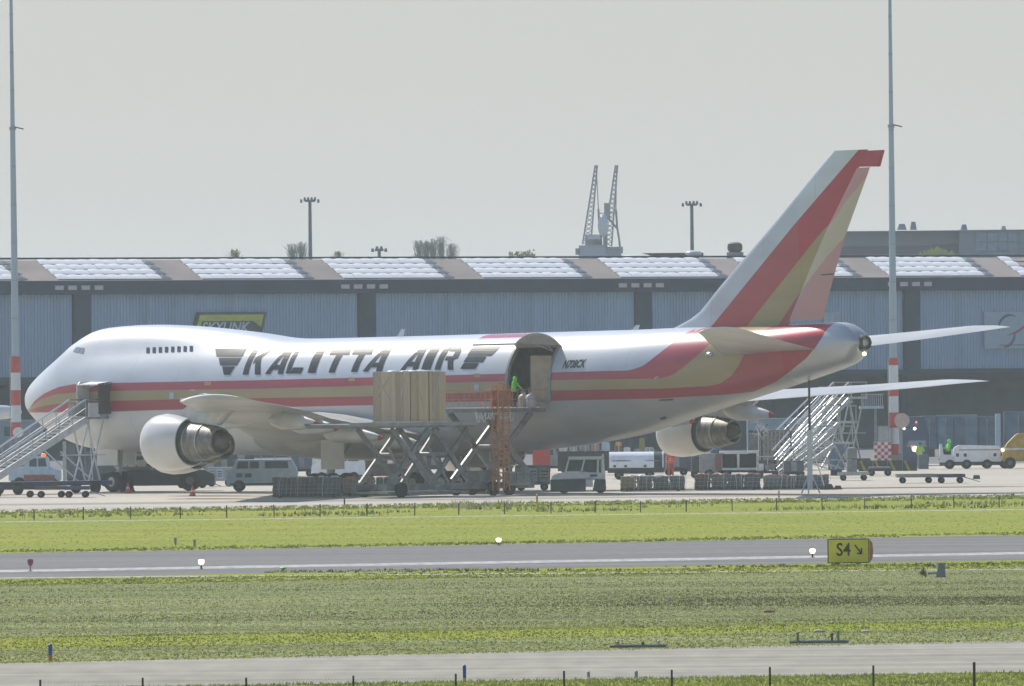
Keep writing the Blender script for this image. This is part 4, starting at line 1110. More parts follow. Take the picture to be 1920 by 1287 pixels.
for a, b in (((1.40, -1.4, 2.9), (1.40, -.2, 1.3)), ((1.40, -.2, 2.6), (1.40, -1.4, 1.3)), ((1.40, 1.1, 2.9), (1.40, .5, .2)), ((1.2, 1.58, 2.9), (.3, 1.58, .6)), ((-.2, 1.58, .3), (-.9, 1.58, 2.9)), ((-.4, 1.58, 2.9), (-.4, 1.58, .1))): strap(a, b)
for a, b in (((1.40, 1.5, 2.9), (1.40, 1.5, .1)), ((0, 1.585, 2.9), (0, 1.585, .05))): strap(a, b, .03, M['dark'])
q = MB(); 
for k in range(9): q.ball((random.uniform(-1.2, 1.2), random.uniform(-1.3, 1.3), 2.9), random.uniform(.12, .3), 8, (1.4, 1.4, .35))
q.build('wrapping', M['white'], cr, smooth=True)

def L2W(p): return Matrix.Translation(LO) @ Matrix.Rotation(RZL, 4, 'Z') @ Vector(p)
# load inside the hold
hc = thing('hold_crate', 'tall tan wrapped crate standing inside the open cargo doorway', 'crate', (0, 0, 0)); hp_ = AM @ Vector((DX1 - .95, -1.75, DZ0 + .02)); hc.location = hp_; hc.rotation_euler = (0, 0, -TH)
MB().box((0, 0, 1.32), (1.7, 2.4, 2.64)).build('body', mat('tan_wrap', (.42, .33, .24), .6, var=.1, scale=2), hc, bevel=.04)
for k in range(4): MB().box((-.87, -.9 + k * .6, 1.32), (.03, .56, 2.6)).build('panel', bpy.data.materials['tan_wrap'], hc)
for k, (ly, m_, lb) in enumerate(((.65, mat('cream_plastic', (.55, .46, .36), .5), 'cream canister on the loader bridge beside the worker in green'), (1.25, mat('pale_plastic', (.5, .55, .6), .5), 'pale blue-grey canister on the loader bridge by the aft railing'))):
    c = thing('canister', lb, 'canister', L2W((.95, ly, 4.95)), 0, 'canisters on the loader bridge')
    MB().lathe([(0, .22), (.05, .26), (.6, .3), (.72, .24), (.78, .12)], (0, 0, 0), 'z', 14).build('body', m_, c, smooth=40)
    MB().lathe([(.77, .1), (.86, .1), (.87, .02)], (0, 0, 0), 'z', 10).build('lid', M['white'], c)
    MB().path([(-.12, 0, .78), (-.12, 0, .95), (.12, 0, .95), (.12, 0, .78)], .02, 5).build('handle', M['steel'], c)

# people ----------------------------------------------------------
def person(label, loc, rz, jm, tm, pose='stand', hood=False, group=None, s=1.0):
    t = thing('person', label, 'person', loc, rz, group)
    if pose == 'sit':
        J = {'pel': (0, 0, .0), 'waist': (0, .02, .18), 'ch': (0, .05, .42), 'neck': (0, .05, .58), 'hd': (0, .06, .70), 'top': (0, .05, .82),
             'shL': (-.19, .05, .50), 'elL': (-.25, -.10, .26), 'haL': (-.16, -.34, .30), 'shR': (.19, .05, .50), 'elR': (.25, -.10, .26), 'haR': (.16, -.34, .30),
             'hiL': (-.1, 0, -.02), 'knL': (-.13, -.44, .02), 'ftL': (-.13, -.48, -.42), 'toL': (-.13, -.62, -.45), 'hiR': (.1, 0, -.02), 'knR': (.13, -.44, .02), 'ftR': (.13, -.48, -.42), 'toR': (.13, -.62, -.45)}
    else:
        lean = .12 if pose == 'lean' else 0
        J = {'pel': (0, 0, .95), 'waist': (0, -.01, 1.10), 'ch': (0, -lean * .6, 1.32), 'neck': (0, -lean, 1.50), 'hd': (0, -lean - .01, 1.62), 'top': (0, -lean, 1.74),
             'shL': (-.19, -lean * .8, 1.43), 'elL': (-.27, -.04 - lean, 1.15), 'haL': (-.22, -.20 - lean, .95), 'shR': (.19, -lean * .8, 1.43), 'elR': (.26, -.12 - lean, 1.18), 'haR': (.18, -.33 - lean, 1.12),
             'hiL': (-.09, 0, .90), 'knL': (-.12, -.03, .48), 'ftL': (-.14, .03, .08), 'toL': (-.15, -.14, .04), 'hiR': (.09, 0, .90), 'knR': (.11, -.06, .48), 'ftR': (.13, .0, .08), 'toR': (.14, -.17, .04)}
    E_ = [('pel', 'waist'), ('waist', 'ch'), ('ch', 'neck'), ('neck', 'hd'), ('hd', 'top'), ('ch', 'shL'), ('shL', 'elL'), ('elL', 'haL'), ('ch', 'shR'), ('shR', 'elR'), ('elR', 'haR'), ('pel', 'hiL'), ('hiL', 'knL'), ('knL', 'ftL'), ('ftL', 'toL'), ('pel', 'hiR'), ('hiR', 'knR'), ('knR', 'ftR'), ('ftR', 'toR')]
    RD_ = {'pel': .155, 'waist': .15, 'ch': .17, 'neck': .065, 'hd': .10, 'top': .075, 'shL': .09, 'shR': .09, 'elL': .06, 'elR': .06, 'haL': .04, 'haR': .04, 'hiL': .11, 'hiR': .11, 'knL': .08, 'knR': .08, 'ftL': .06, 'ftR': .06, 'toL': .045, 'toR': .045}
    names = list(J); me = bpy.data.meshes.new('sk'); me.from_pydata([J[n_] for n_ in names], [(names.index(a), names.index(b)) for a, b in E_], [])
    o = bpy.data.objects.new('sk', me); COL.objects.link(o)
    o.modifiers.new('s', 'SKIN'); sd = o.modifiers.new('u', 'SUBSURF'); sd.levels = 1
    for i, n_ in enumerate(names): me.skin_vertices[0].data[i].radius = (RD_[n_], RD_[n_] * (.75 if n_ in ('pel', 'waist', 'ch') else 1)); me.skin_vertices[0].data[i].use_root = (n_ == 'pel')
    dg = bpy.context.evaluated_depsgraph_get(); m2 = bpy.data.meshes.new_from_object(o.evaluated_get(dg)); bpy.data.objects.remove(o); bpy.data.meshes.remove(me)
    m2.name = 'body'; m2.materials.clear()
    for m_ in (M['skin'], jm, tm): m2.materials.append(m_)
    zn = J['neck'][2]; zp = J['pel'][2]
    for p in m2.polygons:
        c = p.center; p.use_smooth = True
        hand = min((c - Vector(J['haL'])).length, (c - Vector(J['haR'])).length) < .07
        if c.z > zn + .02: p.material_index = 1 if hood and not (c.y < J['hd'][1] - .03) else 0
        elif hand: p.material_index = 0
        elif pose == 'sit': p.material_index = 1 if (c.z > .08 and c.y > -.36 and not (c.z < .1)) else 2
        else: p.material_index = 1 if c.z > zp - .04 or (abs(c.x) > .2 and c.z > .85) else 2
    b = bpy.data.objects.new('body', m2); COL.objects.link(b); b.parent = t; b.scale = (s, s, s)
    hd = J['hd']
    if not hood:
        MB().ball((hd[0], hd[1] + .015, hd[2] + .06), .115, 10, (1, 1.05, .8)).build('hair', M['cloth'], b, smooth=True)
    else:
        MB().ball((hd[0], hd[1] + .03, hd[2] + .03), .135, 10, (1, 1, 1.1)).build('hood', jm, b, smooth=True)
    MB().beam((hd[0], hd[1] - .10, hd[2] + .02), (hd[0], hd[1] - .125, hd[2] - .01), .02).build('nose', M['skin'], b)
    q_ = MB()
    for side in ('L', 'R'):
        h = Vector(J['ha' + side]); 
        for k in range(4): q_.tube(h + Vector(((k - 1.5) * .022, -.02, 0)), h + Vector(((k - 1.5) * .024, -.09 - .01 * (k in (1, 2)), -.03)), .010, 5)
        sx_ = .04 if side == 'L' else -.04
        q_.tube(h + Vector((sx_, 0, 0)), h + Vector((sx_ * 1.4, -.06, .01)), .011, 5)
    q_.build('fingers', M['skin'], b)
    if pose != 'sit':
        q_ = MB(); 
        for z_ in (1.08, 1.2): q_.lathe([(z_, .185), (z_ + .03, .185)], (0, -.02, 0), 'z', 14)
        q_.build('reflective_band', M['alu'], b)
    return t
person('worker in bright green hooded jacket standing on the loader bridge at the cargo doorway', L2W((.75, -.35, 4.95)), R(60), M['hivis'], M['cloth'], 'lean', True)

# mobile passenger steps -------------------------------------------
def steps(label, loc, rz, H=4.7, L=9.0, canopy=False, chassis=True, nst=22, group='mobile stairs parked around the aircraft', rails=2):
    t = thing('mobile_stairs', label, 'stairs', loc, rz, group)
    lx0 = 1.8  # platform from 0 to 1.8, stairs run down along +x
    MB().box((.9, 0, H - .08), (1.8, 1.6, .14)).build('platform', M['steel'], t)
    for s in (-.72, .72):
        MB().beam((lx0, s, H - .2), (lx0 + L, s, .35), .07, .42 if canopy else .3).build('stringer', M['offwhite'] if canopy else M['steel'], t)
        q = MB()
        q.tube((lx0 + .02, s, H + 1.0), (lx0 + L - .1, s, 1.4), .055, 7); q.build('handrail', M['white'], t, smooth=40)
        q = MB(); q.tube((lx0, s, H + .5), (lx0 + L - .1, s, .9), .03, 6)
        for k in range(9):
            u = k / 8; x_ = lx0 + u * L; z_ = H - .1 - u * (H - .35); q.tube((x_, s, z_), (x_, s, z_ + 1.1), .028, 6)
        q.tube((0, s, H + 1.0), (lx0, s, H + 1.0), .04, 6); q.tube((.05, s, H), (.05, s, H + 1.0), .03, 6)
        q.build('baluster_frame', M['steel'], t)
    for k in range(nst):
        u = (k + .5) / nst; MB().box((lx0 + u * L, 0, H - .1 - u * (H - .4)), (.30, 1.38, .05 if not canopy else .07)).build('tread', M['offwhite'] if canopy else M['alu'], t)
    q = MB()
    for s in (-.65, .65):
        q.beam((.3, s, H - .15), (1.6, s, .6), .08); q.beam((1.7, s, H - .15), (.6, s, .6), .08)
        q.beam((1.0, s, .6), (3.8, s, H * .55), .07); q.beam((.1, s, H * .5), (2.6, s, H * .5), .06)
    q.beam((.3, -.65, H - .15), (1.2, .65, .6), .05)
    q.build('support_frame', M['white'] if canopy else M['steel'], t)
    if chassis:
        MB().box((4.6, 0, .62), (9.6, 1.7, .26)).build('chassis', M['navy'] if canopy else M['dark'], t, bevel=.02)
        for xx in (1.2, 7.4):
            for s in (-.85, .85): wheel(t, (xx, s, .38), .38, .24)
        MB().tube((9.3, 0, .5), (10.6, 0, .25), .05, 6).build('tow_bar', M['dark'], t)
    return t
def air_dir(px): pass
a = PS(186, 770); pw_ = AM @ Vector((a[0], -3.15, 0))
st = steps('white mobile stairs with dark canopy hood leading up to the forward door', (pw_.x, pw_.y, 0), RZL, 4.55, 8.6, True)
MB().prism([(-.1, 4.55), (1.0, 4.55), (1.0, 6.4), (.75, 6.62), (-.1, 6.62)], -.95, -.88).build('canopy_side', M['offwhite'], st)
MB().prism([(.0, 4.7), (1.0, 4.7), (1.0, 6.5), (.0, 6.62)], .9, 1.0).build('canopy_side', mat('canopy_dark', (.06, .055, .06), .7), st)
MB().prism([(-.1, 6.5), (1.0, 6.4), (1.0, 6.46), (-.1, 6.62)], -.95, 1.0).build('canopy_roof', M['offwhite'], st)
MB().box((-.05, -.55, 5.6), (.08, .75, 2.0)).build('bumper_panel', M['offwhite'], st)
MB().box((1.3, .9, 4.95), (.9, .1, .85)).build('side_panel', M['offwhite'], st, bevel=.01)
MB().box((1.5, -.5, 4.95), (.7, .6, .7)).build('equipment_box', M['grey'], st, bevel=.03)

g1 = G(1612, 894); 
def at_dir(px, py): return (G(px, py).x, G(px, py).y, 0)
RZ2 = RZL
st2 = steps('tallest unoccupied mobile stairs with bright handrails parked right of the jet tail', at_dir(1612, 880), RZ2, 5.0, 6.2, False, True, 20)
st3 = steps('middle unoccupied mobile stairs with white handrails left of the tallest one', at_dir(1592, 889), RZ2, 3.5, 4.3, False, False, 14)
st4 = steps('lowest unoccupied mobile stairs nearest the netted pallets by the tail', at_dir(1585, 896), RZ2, 2.3, 3.6, False, False, 11)
st5 = steps('second tall mobile stairs standing just behind the tallest one at the tail', at_dir(1585, 872), RZ2, 4.6, 6.4, False, False, 18)
t = thing('tail_support', 'tall thin tail support post under the rear fuselage beside the stairs', 'support post', at_dir(1517, 893))
zt_t = AM @ Vector((PL(1517, 712, 0)[0], 0, PL(1517, 712, 0)[1])); 
t.location = (W(1517, 712, zt_t.y).x, zt_t.y, 0)
MB().tube((0, 0, 2.9), (0, 0, zt_t.z - .05), .065, 8).build('upper_tube', M['dark'], t)
MB().tube((0, 0, .3), (0, 0, 3.6), .15, 12).build('lower_tube', M['offwhite'], t, smooth=40)
for k in range(3):
    a = R(120 * k + 20); MB().tube((0, 0, 1.3), (.6 * math.cos(a), .6 * math.sin(a), .06), .04, 6).build('leg', M['offwhite'], t)

# netted pallet stacks ---------------------------------------------
def pallet(label, px0, px1, base, h, tints, seed, z_lump='w'):
    rr = random.Random(seed); a = G(px0, base); b = G(px1, base); w_ = (b.x - a.x); d_ = 2.3
    t = thing('netted_pallet', label, 'pallet stack', ((a.x + b.x) / 2, (a.y + b.y) / 2 + d_ / 2, 0), rr.uniform(-.02, .02), 'low netted pallet stacks on the apron')
    MB().box((0, 0, .12), (w_, d_, .12)).build('base', M['dark'], t)
    n_ = len(tints)
    for k in range(n_):
        x_ = -w_ / 2 + w_ * (k + .5) / n_
        lay = MB(); nl = 7
        for j in range(nl): lay.box((x_ + rr.uniform(-.03, .03), rr.uniform(-.04, .04), .2 + (h - .2) * (j + .5) / nl), (w_ / n_ - .04, d_ - .1, (h - .2) / nl - .006))
        lay.build('pallet_layer_block', tints[k], t)
    q = MB()
    for k in range(rr.randint(4, 6)):
        x_ = rr.uniform(-w_ / 2, w_ / 2); q.path([(x_, -d_ / 2 - .03, .1), (x_ + rr.uniform(-.06, .06), -d_ / 2 - .05, h * .5), (x_ + rr.uniform(-.1, .1), -d_ / 2 - .03, h + .02), (x_, d_ / 2, h + .03)], .02, 5)
    for k in range(16):
        x_ = -w_ / 2 + w_ * k / 15; q.beam((x_, -d_ / 2 - .02, .12), (x_ + .1, -d_ / 2 - .02, h), .012)
    for j in range(3): q.beam((-w_ / 2, -d_ / 2 - .02, .3 + j * .22), (w_ / 2, -d_ / 2 - .02, .3 + j * .22), .012)
    q.build('net', M['net'], t)
    q = MB()
    for k in range(14): q.ball((rr.uniform(-w_ / 2 + .1, w_ / 2 - .1), rr.uniform(-d_ / 2 + .1, 0), h), rr.uniform(.06, .15), 7, (1.6, 1, .7))
    q.build('loose_net', {'w': M['offwhite'], 'o': mat('net_orange', (.5, .28, .2), .8) if 'net_orange' not in bpy.data.materials else bpy.data.materials['net_orange'], 'r': mat('net_red', (.45, .16, .15), .8) if 'net_red' not in bpy.data.materials else bpy.data.materials['net_red']}[z_lump], t, smooth=True)
    for k in range(4): wheel(t, (-w_ / 2 + .4 + (k % 2) * (w_ - .8), -.9 + (k // 2) * 1.8, .1), .1, .1)
    return t
tg = [mat('pallet_%s' % n_, c, .6, var=.2, scale=4) for n_, c in (('grey', (.10, .11, .12)), ('blue', (.10, .15, .20)), ('maroon', (.15, .11, .115)), ('tan', (.27, .24, .18)), ('slate', (.15, .19, .23)))]
pallet('dark grey netted pallet stack, leftmost in front of the pale blue truck', 512, 638, 934, 1.16, [tg[0], tg[2], tg[0], tg[4]], 1, 'w')
pallet('tan and blue netted pallet stack with orange net on top left of the loader', 642, 766, 931, 1.05, [tg[3], tg[3], tg[1], tg[4]], 2, 'o')
pallet('blue netted pallet stack right behind the white cab tug', 1163, 1286, 922, .88, [tg[3], tg[4], tg[1], tg[1]], 3, 'w')
pallet('netted pallet stack with reddish nets on top below the far engine', 1302, 1428, 920, .92, [tg[2], tg[4], tg[1], tg[1]], 4, 'r')
pallet('bluish pallet stack with green base at the right end of the row', 1431, 1556, 919, .82, [tg[4], tg[4], tg[1], tg[1]], 5, 'r')

# generic side-view vehicle ----------------------------------------
def vehicle(name, label, cat, px0, px1, base, body, bm_, windows=(), wheels=(), width=2.0, group=None, rz=0.0, flip=False, wr=.36, extra=None):
    "body: outline in metres (x from 0 to length, z); placed so it spans px0..px1"
    a = G(px0, base); b = G(px1, base); L_ = b.x - a.x
    mx = max(p[0] for p in body); k = L_ / mx
    f = (lambda p: ((mx - p[0]) * k - L_ / 2 if flip else p[0] * k - L_ / 2, p[1]))
    t = thing(name, label, cat, ((a.x + b.x) / 2, (a.y + b.y) / 2 + width / 2, 0), rz, group)
    MB().prism([f(p) for p in body], -width / 2, width / 2).build('body', bm_, t, bevel=.05)
    for w_ in windows: MB().prism([f(p) for p in w_], -width / 2 - .02, width / 2 + .02).build('window', M['car_glass'], t)
    for x_ in wheels:
        xx = f((x_, 0))[0]
        for s in (-1, 1): wheel(t, (xx, s * (width / 2 - .1), wr), wr, .26)
    MB().box((0, -width / 2 - .02, .45), (L_ * .9, .05, .09)).build('side_rail', M['dark'], t)
    return t
# white cab tug, front centre-right
a = G(1033, 926); b = G(1136, 926)
tk = thing('airport_tug', 'white cab tug with dark skirts parked before the jet belly beside the loader', 'tug', ((a.x + b.x) / 2, a.y + .95, 0), 0)
L_ = b.x - a.x; h0 = -L_ / 2
q = MB().prism([(h0, .75), (h0 + L_, .75), (h0 + L_, 1.15), (h0 + 1.0, 1.28), (h0 + .1, 1.05)], -.8, .8); q.build('bonnet', M['veh_white'], tk, bevel=.06)
MB().prism([(h0 - .02, .12), (h0 + 2.0, .12), (h0 + 2.0, .86), (h0 - .02, .80)], -.92, .92).build('front_skirt', mat('tug_skirt', (.07, .10, .12), .5), tk, bevel=.03)
MB().prism([(h0 + 2.4, .12), (h0 + L_ + .02, .12), (h0 + L_ + .02, .80), (h0 + 2.55, .84)], -.92, .92).build('rear_skirt', bpy.data.materials['tug_skirt'], tk, bevel=.03)
MB().box((h0 + 2.2, 0, .62), (.42, 1.6, .5)).build('step_panel', M['veh_white'], tk)
q = MB()
for s in (-.82, .82):
    for A, B in (((h0 + .85, 1.2), (h0 + 1.05, 1.98)), ((h0 + 1.75, 1.2), (h0 + 1.95, 1.98)), ((h0 + 2.7, 1.15), (h0 + 2.72, 1.98)), ((h0 + 2.95, 1.15), (h0 + 2.98, 2.05)), ((h0 + 1.0, 1.98), (h0 + 3.0, 1.98)), ((h0 + .9, 1.22), (h0 + 1.8, 1.22))): q.beam((A[0], s, A[1]), (B[0], s, B[1]), .09)
for x_, z_ in ((h0 + 1.05, 1.98), (h0 + .88, 1.22)): q.beam((x_, -.82, z_), (x_, .82, z_), .09)
q.build('cab_frame', M['veh_white'], tk)
MB().box((h0 + 2.02, 0, 2.05), (2.05, 1.8, .1)).build('roof', M['veh_white'], tk, bevel=.04)
MB().prism([(h0 + 2.95, .9), (h0 + 3.12, .9), (h0 + 3.05, 2.25), (h0 + 2.95, 2.2)], -.82, .82).build('rear_panel', M['veh_white'], tk)
for pl in ([(h0 + .92, 1.26), (h0 + 1.72, 1.26), (h0 + 1.88, 1.93), (h0 + 1.08, 1.93)], [(h0 + 1.85, 1.26), (h0 + 2.64, 1.2), (h0 + 2.66, 1.93), (h0 + 2.0, 1.93)]): MB().prism(pl, -.80, -.78).build('side_window', M['car_glass'], tk)
MB().box((h0 + 2.35, -.1, 1.35), (.5, .5, .7)).build('seat', M['dark'], tk)
MB().box((h0 + 2.45, -.825, 1.02), (.42, .03, .14)).build('number_plate', M['navy'], tk)
for x_ in (h0 + .75, h0 + 2.85):
    for s in (-.78, .78): wheel(tk, (x_, s, .33), .33, .22)

# pale blue service truck, left
vehicle('service_truck', 'pale blue boxy service truck with dark side windows left of the netted pallets', 'truck', 426, 556, 922,
        [(0, .35), (4.2, .35), (4.2, 1.35), (3.95, 1.75), (3.9, 1.9), (.55, 1.9), (.35, 1.35), (0, 1.25)], M['pale_blue'],
        [[(.6, 1.38), (1.3, 1.38), (1.3, 1.8), (.72, 1.8)], [(1.4, 1.38), (1.95, 1.38), (1.95, 1.8), (1.4, 1.8)], [(2.3, 1.38), (3.7, 1.38), (3.65, 1.8), (2.3, 1.8)], [(.6, .85), (.95, .85), (.95, 1.1), (.6, 1.1)], [(1.1, .85), (1.5, .85), (1.5, 1.1), (1.1, 1.1)]], (.75, 3.3), 1.9)
vehicle('white_van', 'white rounded van standing behind the main landing gear', 'van', 583, 684, 906,
        [(0, .35), (4.4, .35), (4.4, 1.3), (4.0, 1.9), (3.3, 2.05), (1.5, 2.0), (.8, 1.35), (.1, 1.15)], M['veh_white'],
        [[(.95, 1.38), (1.6, 1.38), (1.75, 1.85), (1.5, 1.85)], [(1.8, 1.38), (2.9, 1.38), (2.9, 1.88), (1.9, 1.88)], [(3.05, 1.38), (3.9, 1.38), (3.75, 1.8), (3.05, 1.88)]], (.9, 3.5), 1.9)
vehicle('red_tractor', 'dark maroon baggage tractor with red rear panel behind the loader scissors', 'tractor', 668, 790, 903,
        [(0, .35), (5.0, .35), (5.0, 1.2), (4.4, 1.55), (3.2, 1.5), (3.0, 1.15), (1.6, 1.15), (1.2, 1.5), (0, 1.5)], mat('maroon', (.09, .05, .06), .5), [], (.9, 4.0), 1.8)
t = vehicle('red_equipment_box', 'red equipment box trailer behind the loader to the left of the white cab tug', 'trailer', 999, 1032, 893, [(0, .45), (1.6, .45), (1.6, 1.75), (1.45, 1.9), (.2, 1.9), (0, 1.75)], M['red'], [], (.4, 1.2), 1.4, wr=.25)
vehicle('red_equipment_box', 'small bright red box trailer seen between the loader scissor arms', 'trailer', 753, 784, 897, [(0, .3), (1.5, .3), (1.5, 1.0), (.2, 1.15), (0, 1.0)], mat('bright_red', (.75, .07, .04), .5), [], (.4, 1.1), 1.3, wr=.2)
# half-cylinder tank trailer
a = G(1140, 900); b = G(1246, 900)
t = thing('tank_trailer', 'white rounded tank trailer with dark open end behind the white cab tug', 'tank trailer', ((a.x + b.x) / 2, a.y + .9, 0))
L_ = b.x - a.x
hc_ = [(math.cos(R(k)) * .8, 1.15 + math.sin(R(k)) * .62) for k in range(0, 181, 15)] + [(-.8, .75), (.8, .75)]
MB().prism(hc_, -L_ / 2 + .1, L_ / 2 - .62, axis='x').build('tank', M['veh_white'], t, smooth=35)
MB().prism([(y * .96, z) for y, z in hc_], L_ / 2 - .615, L_ / 2 - .1, axis='x').build('end_recess', M['dark'], t)
MB().prism([(y * 1.02, z + .01) for y, z in hc_], L_ / 2 - .1, L_ / 2, axis='x').build('end_hoop', M['offwhite'], t)
MB().box((0, 0, .58), (L_, 1.5, .3)).build('chassis', M['dark'], t)
for x_ in (-L_ * .3, -.75, 1.05): MB().box((x_, -.815, 1.2), (.9, .04, .05)).build('trim_strip', M['grey'], t)
for x_ in (-1.35, -.65, .6): MB().box((x_, -.82, .86), (.16, .04, .14)).build('vent', M['dark'], t)
for x_ in (-L_ * .3, L_ * .25):
    for s in (-.7, .7): wheel(t, (x_, s, .3), .3, .2)
# ground power unit beside loader
def gpu(label, px0, px1, base, h, m_, group='boxed ground power carts'):
    a = G(px0, base); b = G(px1, base); L_ = b.x - a.x
    t = thing('power_cart', label, 'power cart', ((a.x + b.x) / 2, a.y + .8, 0), 0, group)
    MB().box((0, 0, .35 + h / 2), (L_, 1.5, h)).build('housing', m_, t, bevel=.05)
    n_ = 3
    for k in range(n_):
        x_ = -L_ / 2 + L_ * (k + .5) / n_
        MB().box((x_, -.765, .35 + h * .52), (L_ / n_ - .12, .03, h * .7)).build('panel', M['pale_blue'] if k == 1 else M['steel'], t)
        for j in range(3): MB().box((x_, -.79, .35 + h * (.35 + .17 * j)), (L_ / n_ - .25, .02, .05)).build('louvre', M['dark'], t)
    for x_ in (-L_ * .33, L_ * .33):
        for s in (-.65, .65): wheel(t, (x_, s, .24), .24, .18)
    MB().tube((L_ / 2, 0, .35), (L_ / 2 + .8, 0, .12), .03, 6).build('tow_bar', M['steel'], t)
    return t
gpu('grey blue ground power cart with louvred doors immediately right of the loader', 966, 1032, 921, 1.15, mat('gpu_grey', (.2, .25, .29), .5))
gpu('low dark power cart under the forward fuselage between the two cones', 330, 388, 916, .7, M['grey'])
gpu('cluttered grey power cart just left of the pale blue truck', 388, 436, 913, .85, M['steel'])
# pushback tractor under the nose
pt = thing('pushback_tractor', 'long dark low pushback tractor under the nose with one huge tyre showing', 'tractor', (G(300, 922).x, G(300, 922).y + 1.6, 0))
LX = G(330, 922).x - G(300, 922).x; U = LX / 30
def ux_(px): return (px - 300) * U
MB().prism([(ux_(192), .35), (ux_(400), .35), (ux_(400), 1.0), (ux_(380), 1.28), (ux_(250), 1.3), (ux_(192), 1.15)], -1.4, 1.4).build('body', mat('tractor_dark', (.045, .06, .075), .5, var=.2), pt, bevel=.06)
MB().box((ux_(262), .1, 1.75), (1.5, 1.8, .9)).build('cab', M['grey'], pt, bevel=.06)
MB().box((ux_(262), -.82, 1.85), (1.2, .04, .5)).build('window', M['car_glass'], pt)
for x_ in (215, 355):
    for s in (-1.35, 1.35): wheel(pt, (ux_(x_), s, .62), .62, .45)
q = MB()
for k in range(16):
    x_ = ux_(random.uniform(235, 300)); q.box((x_, random.uniform(-.9, .6), random.uniform(1.4, 2.0)), (random.uniform(.1, .6), .4, random.uniform(.08, .4)))
q.build('equipment', M['offwhite'], pt)
MB().ball((ux_(237), -1.2, 1.95), .12, 8).build('lamp', M['lamp'], pt)
for k in range(5): MB().box((ux_(268 + k * 16), -1.43, .8), (.3, .04, .36)).build('side_grille', M['dark'], pt)
# traffic cones
def cone(px, base, hpx, label):
    p = G(px, base); h = .62
    t = thing('traffic_cone', label, 'traffic cone', (p.x, p.y, 0), 0, 'orange cones by the nose gear')
    MB().box((0, 0, .02), (.42, .42, .04)).build('foot', M['dark'], t)
    MB().lathe([(.04, .19), (.26, .12)], (0, 0, 0), 'z', 14).build('lower_cone', M['orange_cone'], t, smooth=True)
    MB().lathe([(.26, .122), (.38, .085)], (0, 0, 0), 'z', 14).build('band', M['white'] if hpx < 14 else M['orange_cone'], t, smooth=True)
    MB().lathe([(.38, .083), (h, .03), (h + .01, .005)], (0, 0, 0), 'z', 14).build('upper_cone', M['orange_cone'], t, smooth=True)
cone(240, 925, 12, 'orange traffic cone under the nose, front one of the left pair')
cone(247, 922, 15, 'orange traffic cone under the nose, rear one of the left pair')
cone(361, 931, 13, 'single orange traffic cone below the near engine')

# flat dollies -------------------------------------------------------
def dolly(label, px0, px1, base, m_, bar=True, zz=.42):
    a = G(px0, base); b = G(px1, base); L_ = b.x - a.x
    t = thing('flat_dolly', label, 'dolly', ((a.x + b.x) / 2, a.y + 1.0, 0), 0, 'empty flat dollies on the apron')
    MB().box((0, 0, zz), (L_, 1.9, .12)).build('deck', m_, t)
    q = MB()
    for k in range(9): q.tube((-L_ / 2 + .15 + k * (L_ - .3) / 8, -.85, zz + .09), (-L_ / 2 + .15 + k * (L_ - .3) / 8, .85, zz + .09), .04, 6)
    q.build('rollers', M['steel'], t)
    q = MB(); q.box((0, -.96, zz + .06), (L_, .06, .16)); q.box((0, .96, zz + .06), (L_, .06, .16)); q.build('edge_rail', m_, t)
    for x_ in (-L_ * .33, L_ * .33):
        for s in (-.7, .7): wheel(t, (x_, s, .19), .19, .16)
        MB().box((x_, 0, .3), (.16, 1.3, .16)).build('axle', M['dark'], t)
    if bar: MB().tube((L_ / 2, -.2, .36), (L_ / 2 + .9, -.5, .08), .035, 6).build('tow_bar', M['offwhite'], t)
    return t
dolly('dark flat dolly at the left edge below the stairs', -22, 68, 934, M['dark'], False, .52)
dolly('brown-edged flat dolly second from left below the stairs', 66, 122, 934, mat('dolly_brown', (.10, .085, .085), .6), False, .52)
dolly('navy flat dolly with tow bar below the canopy stairs', 120, 166, 934, M['navy'], True, .52)
dolly('grey flat dolly standing alone on the apron at right, left of the navy-grey one', 1681, 1757, 907, M['grey'], False)
dolly('dark flat dolly with pale tow bar alone on the apron at right', 1757, 1812, 907, M['navy'], True)
dolly('small wheeled dolly frame in front of the mobile stairs at the tail', 1572, 1632, 902, M['steel'], False, .4)
o = MB().box((0, 0, .14), (.45, .4, .24), taper=(.8, .8)).build('wheel_chock', M['dark'], loc=G(1831, 899)); tag(o, 'small dark chock lying alone on the apron at far right', 'chock')
t = thing('towhead', 'dark tangle of tow hitch and chocks at the end of the pallet row', 'tow hitch', G(1560, 919))
MB().box((-.2, 0, .2), (.7, .5, .3), taper=(.5, .8)).build('chock', M['dark'], t); MB().box((.35, .1, .14), (.5, .4, .22), taper=(.6, .8)).build('chock', M['dark'], t)
MB().tube((-.4, 0, .1), (-1.1, .4, 2.4), .035, 6).build('tow_bar', M['offwhite'], t)

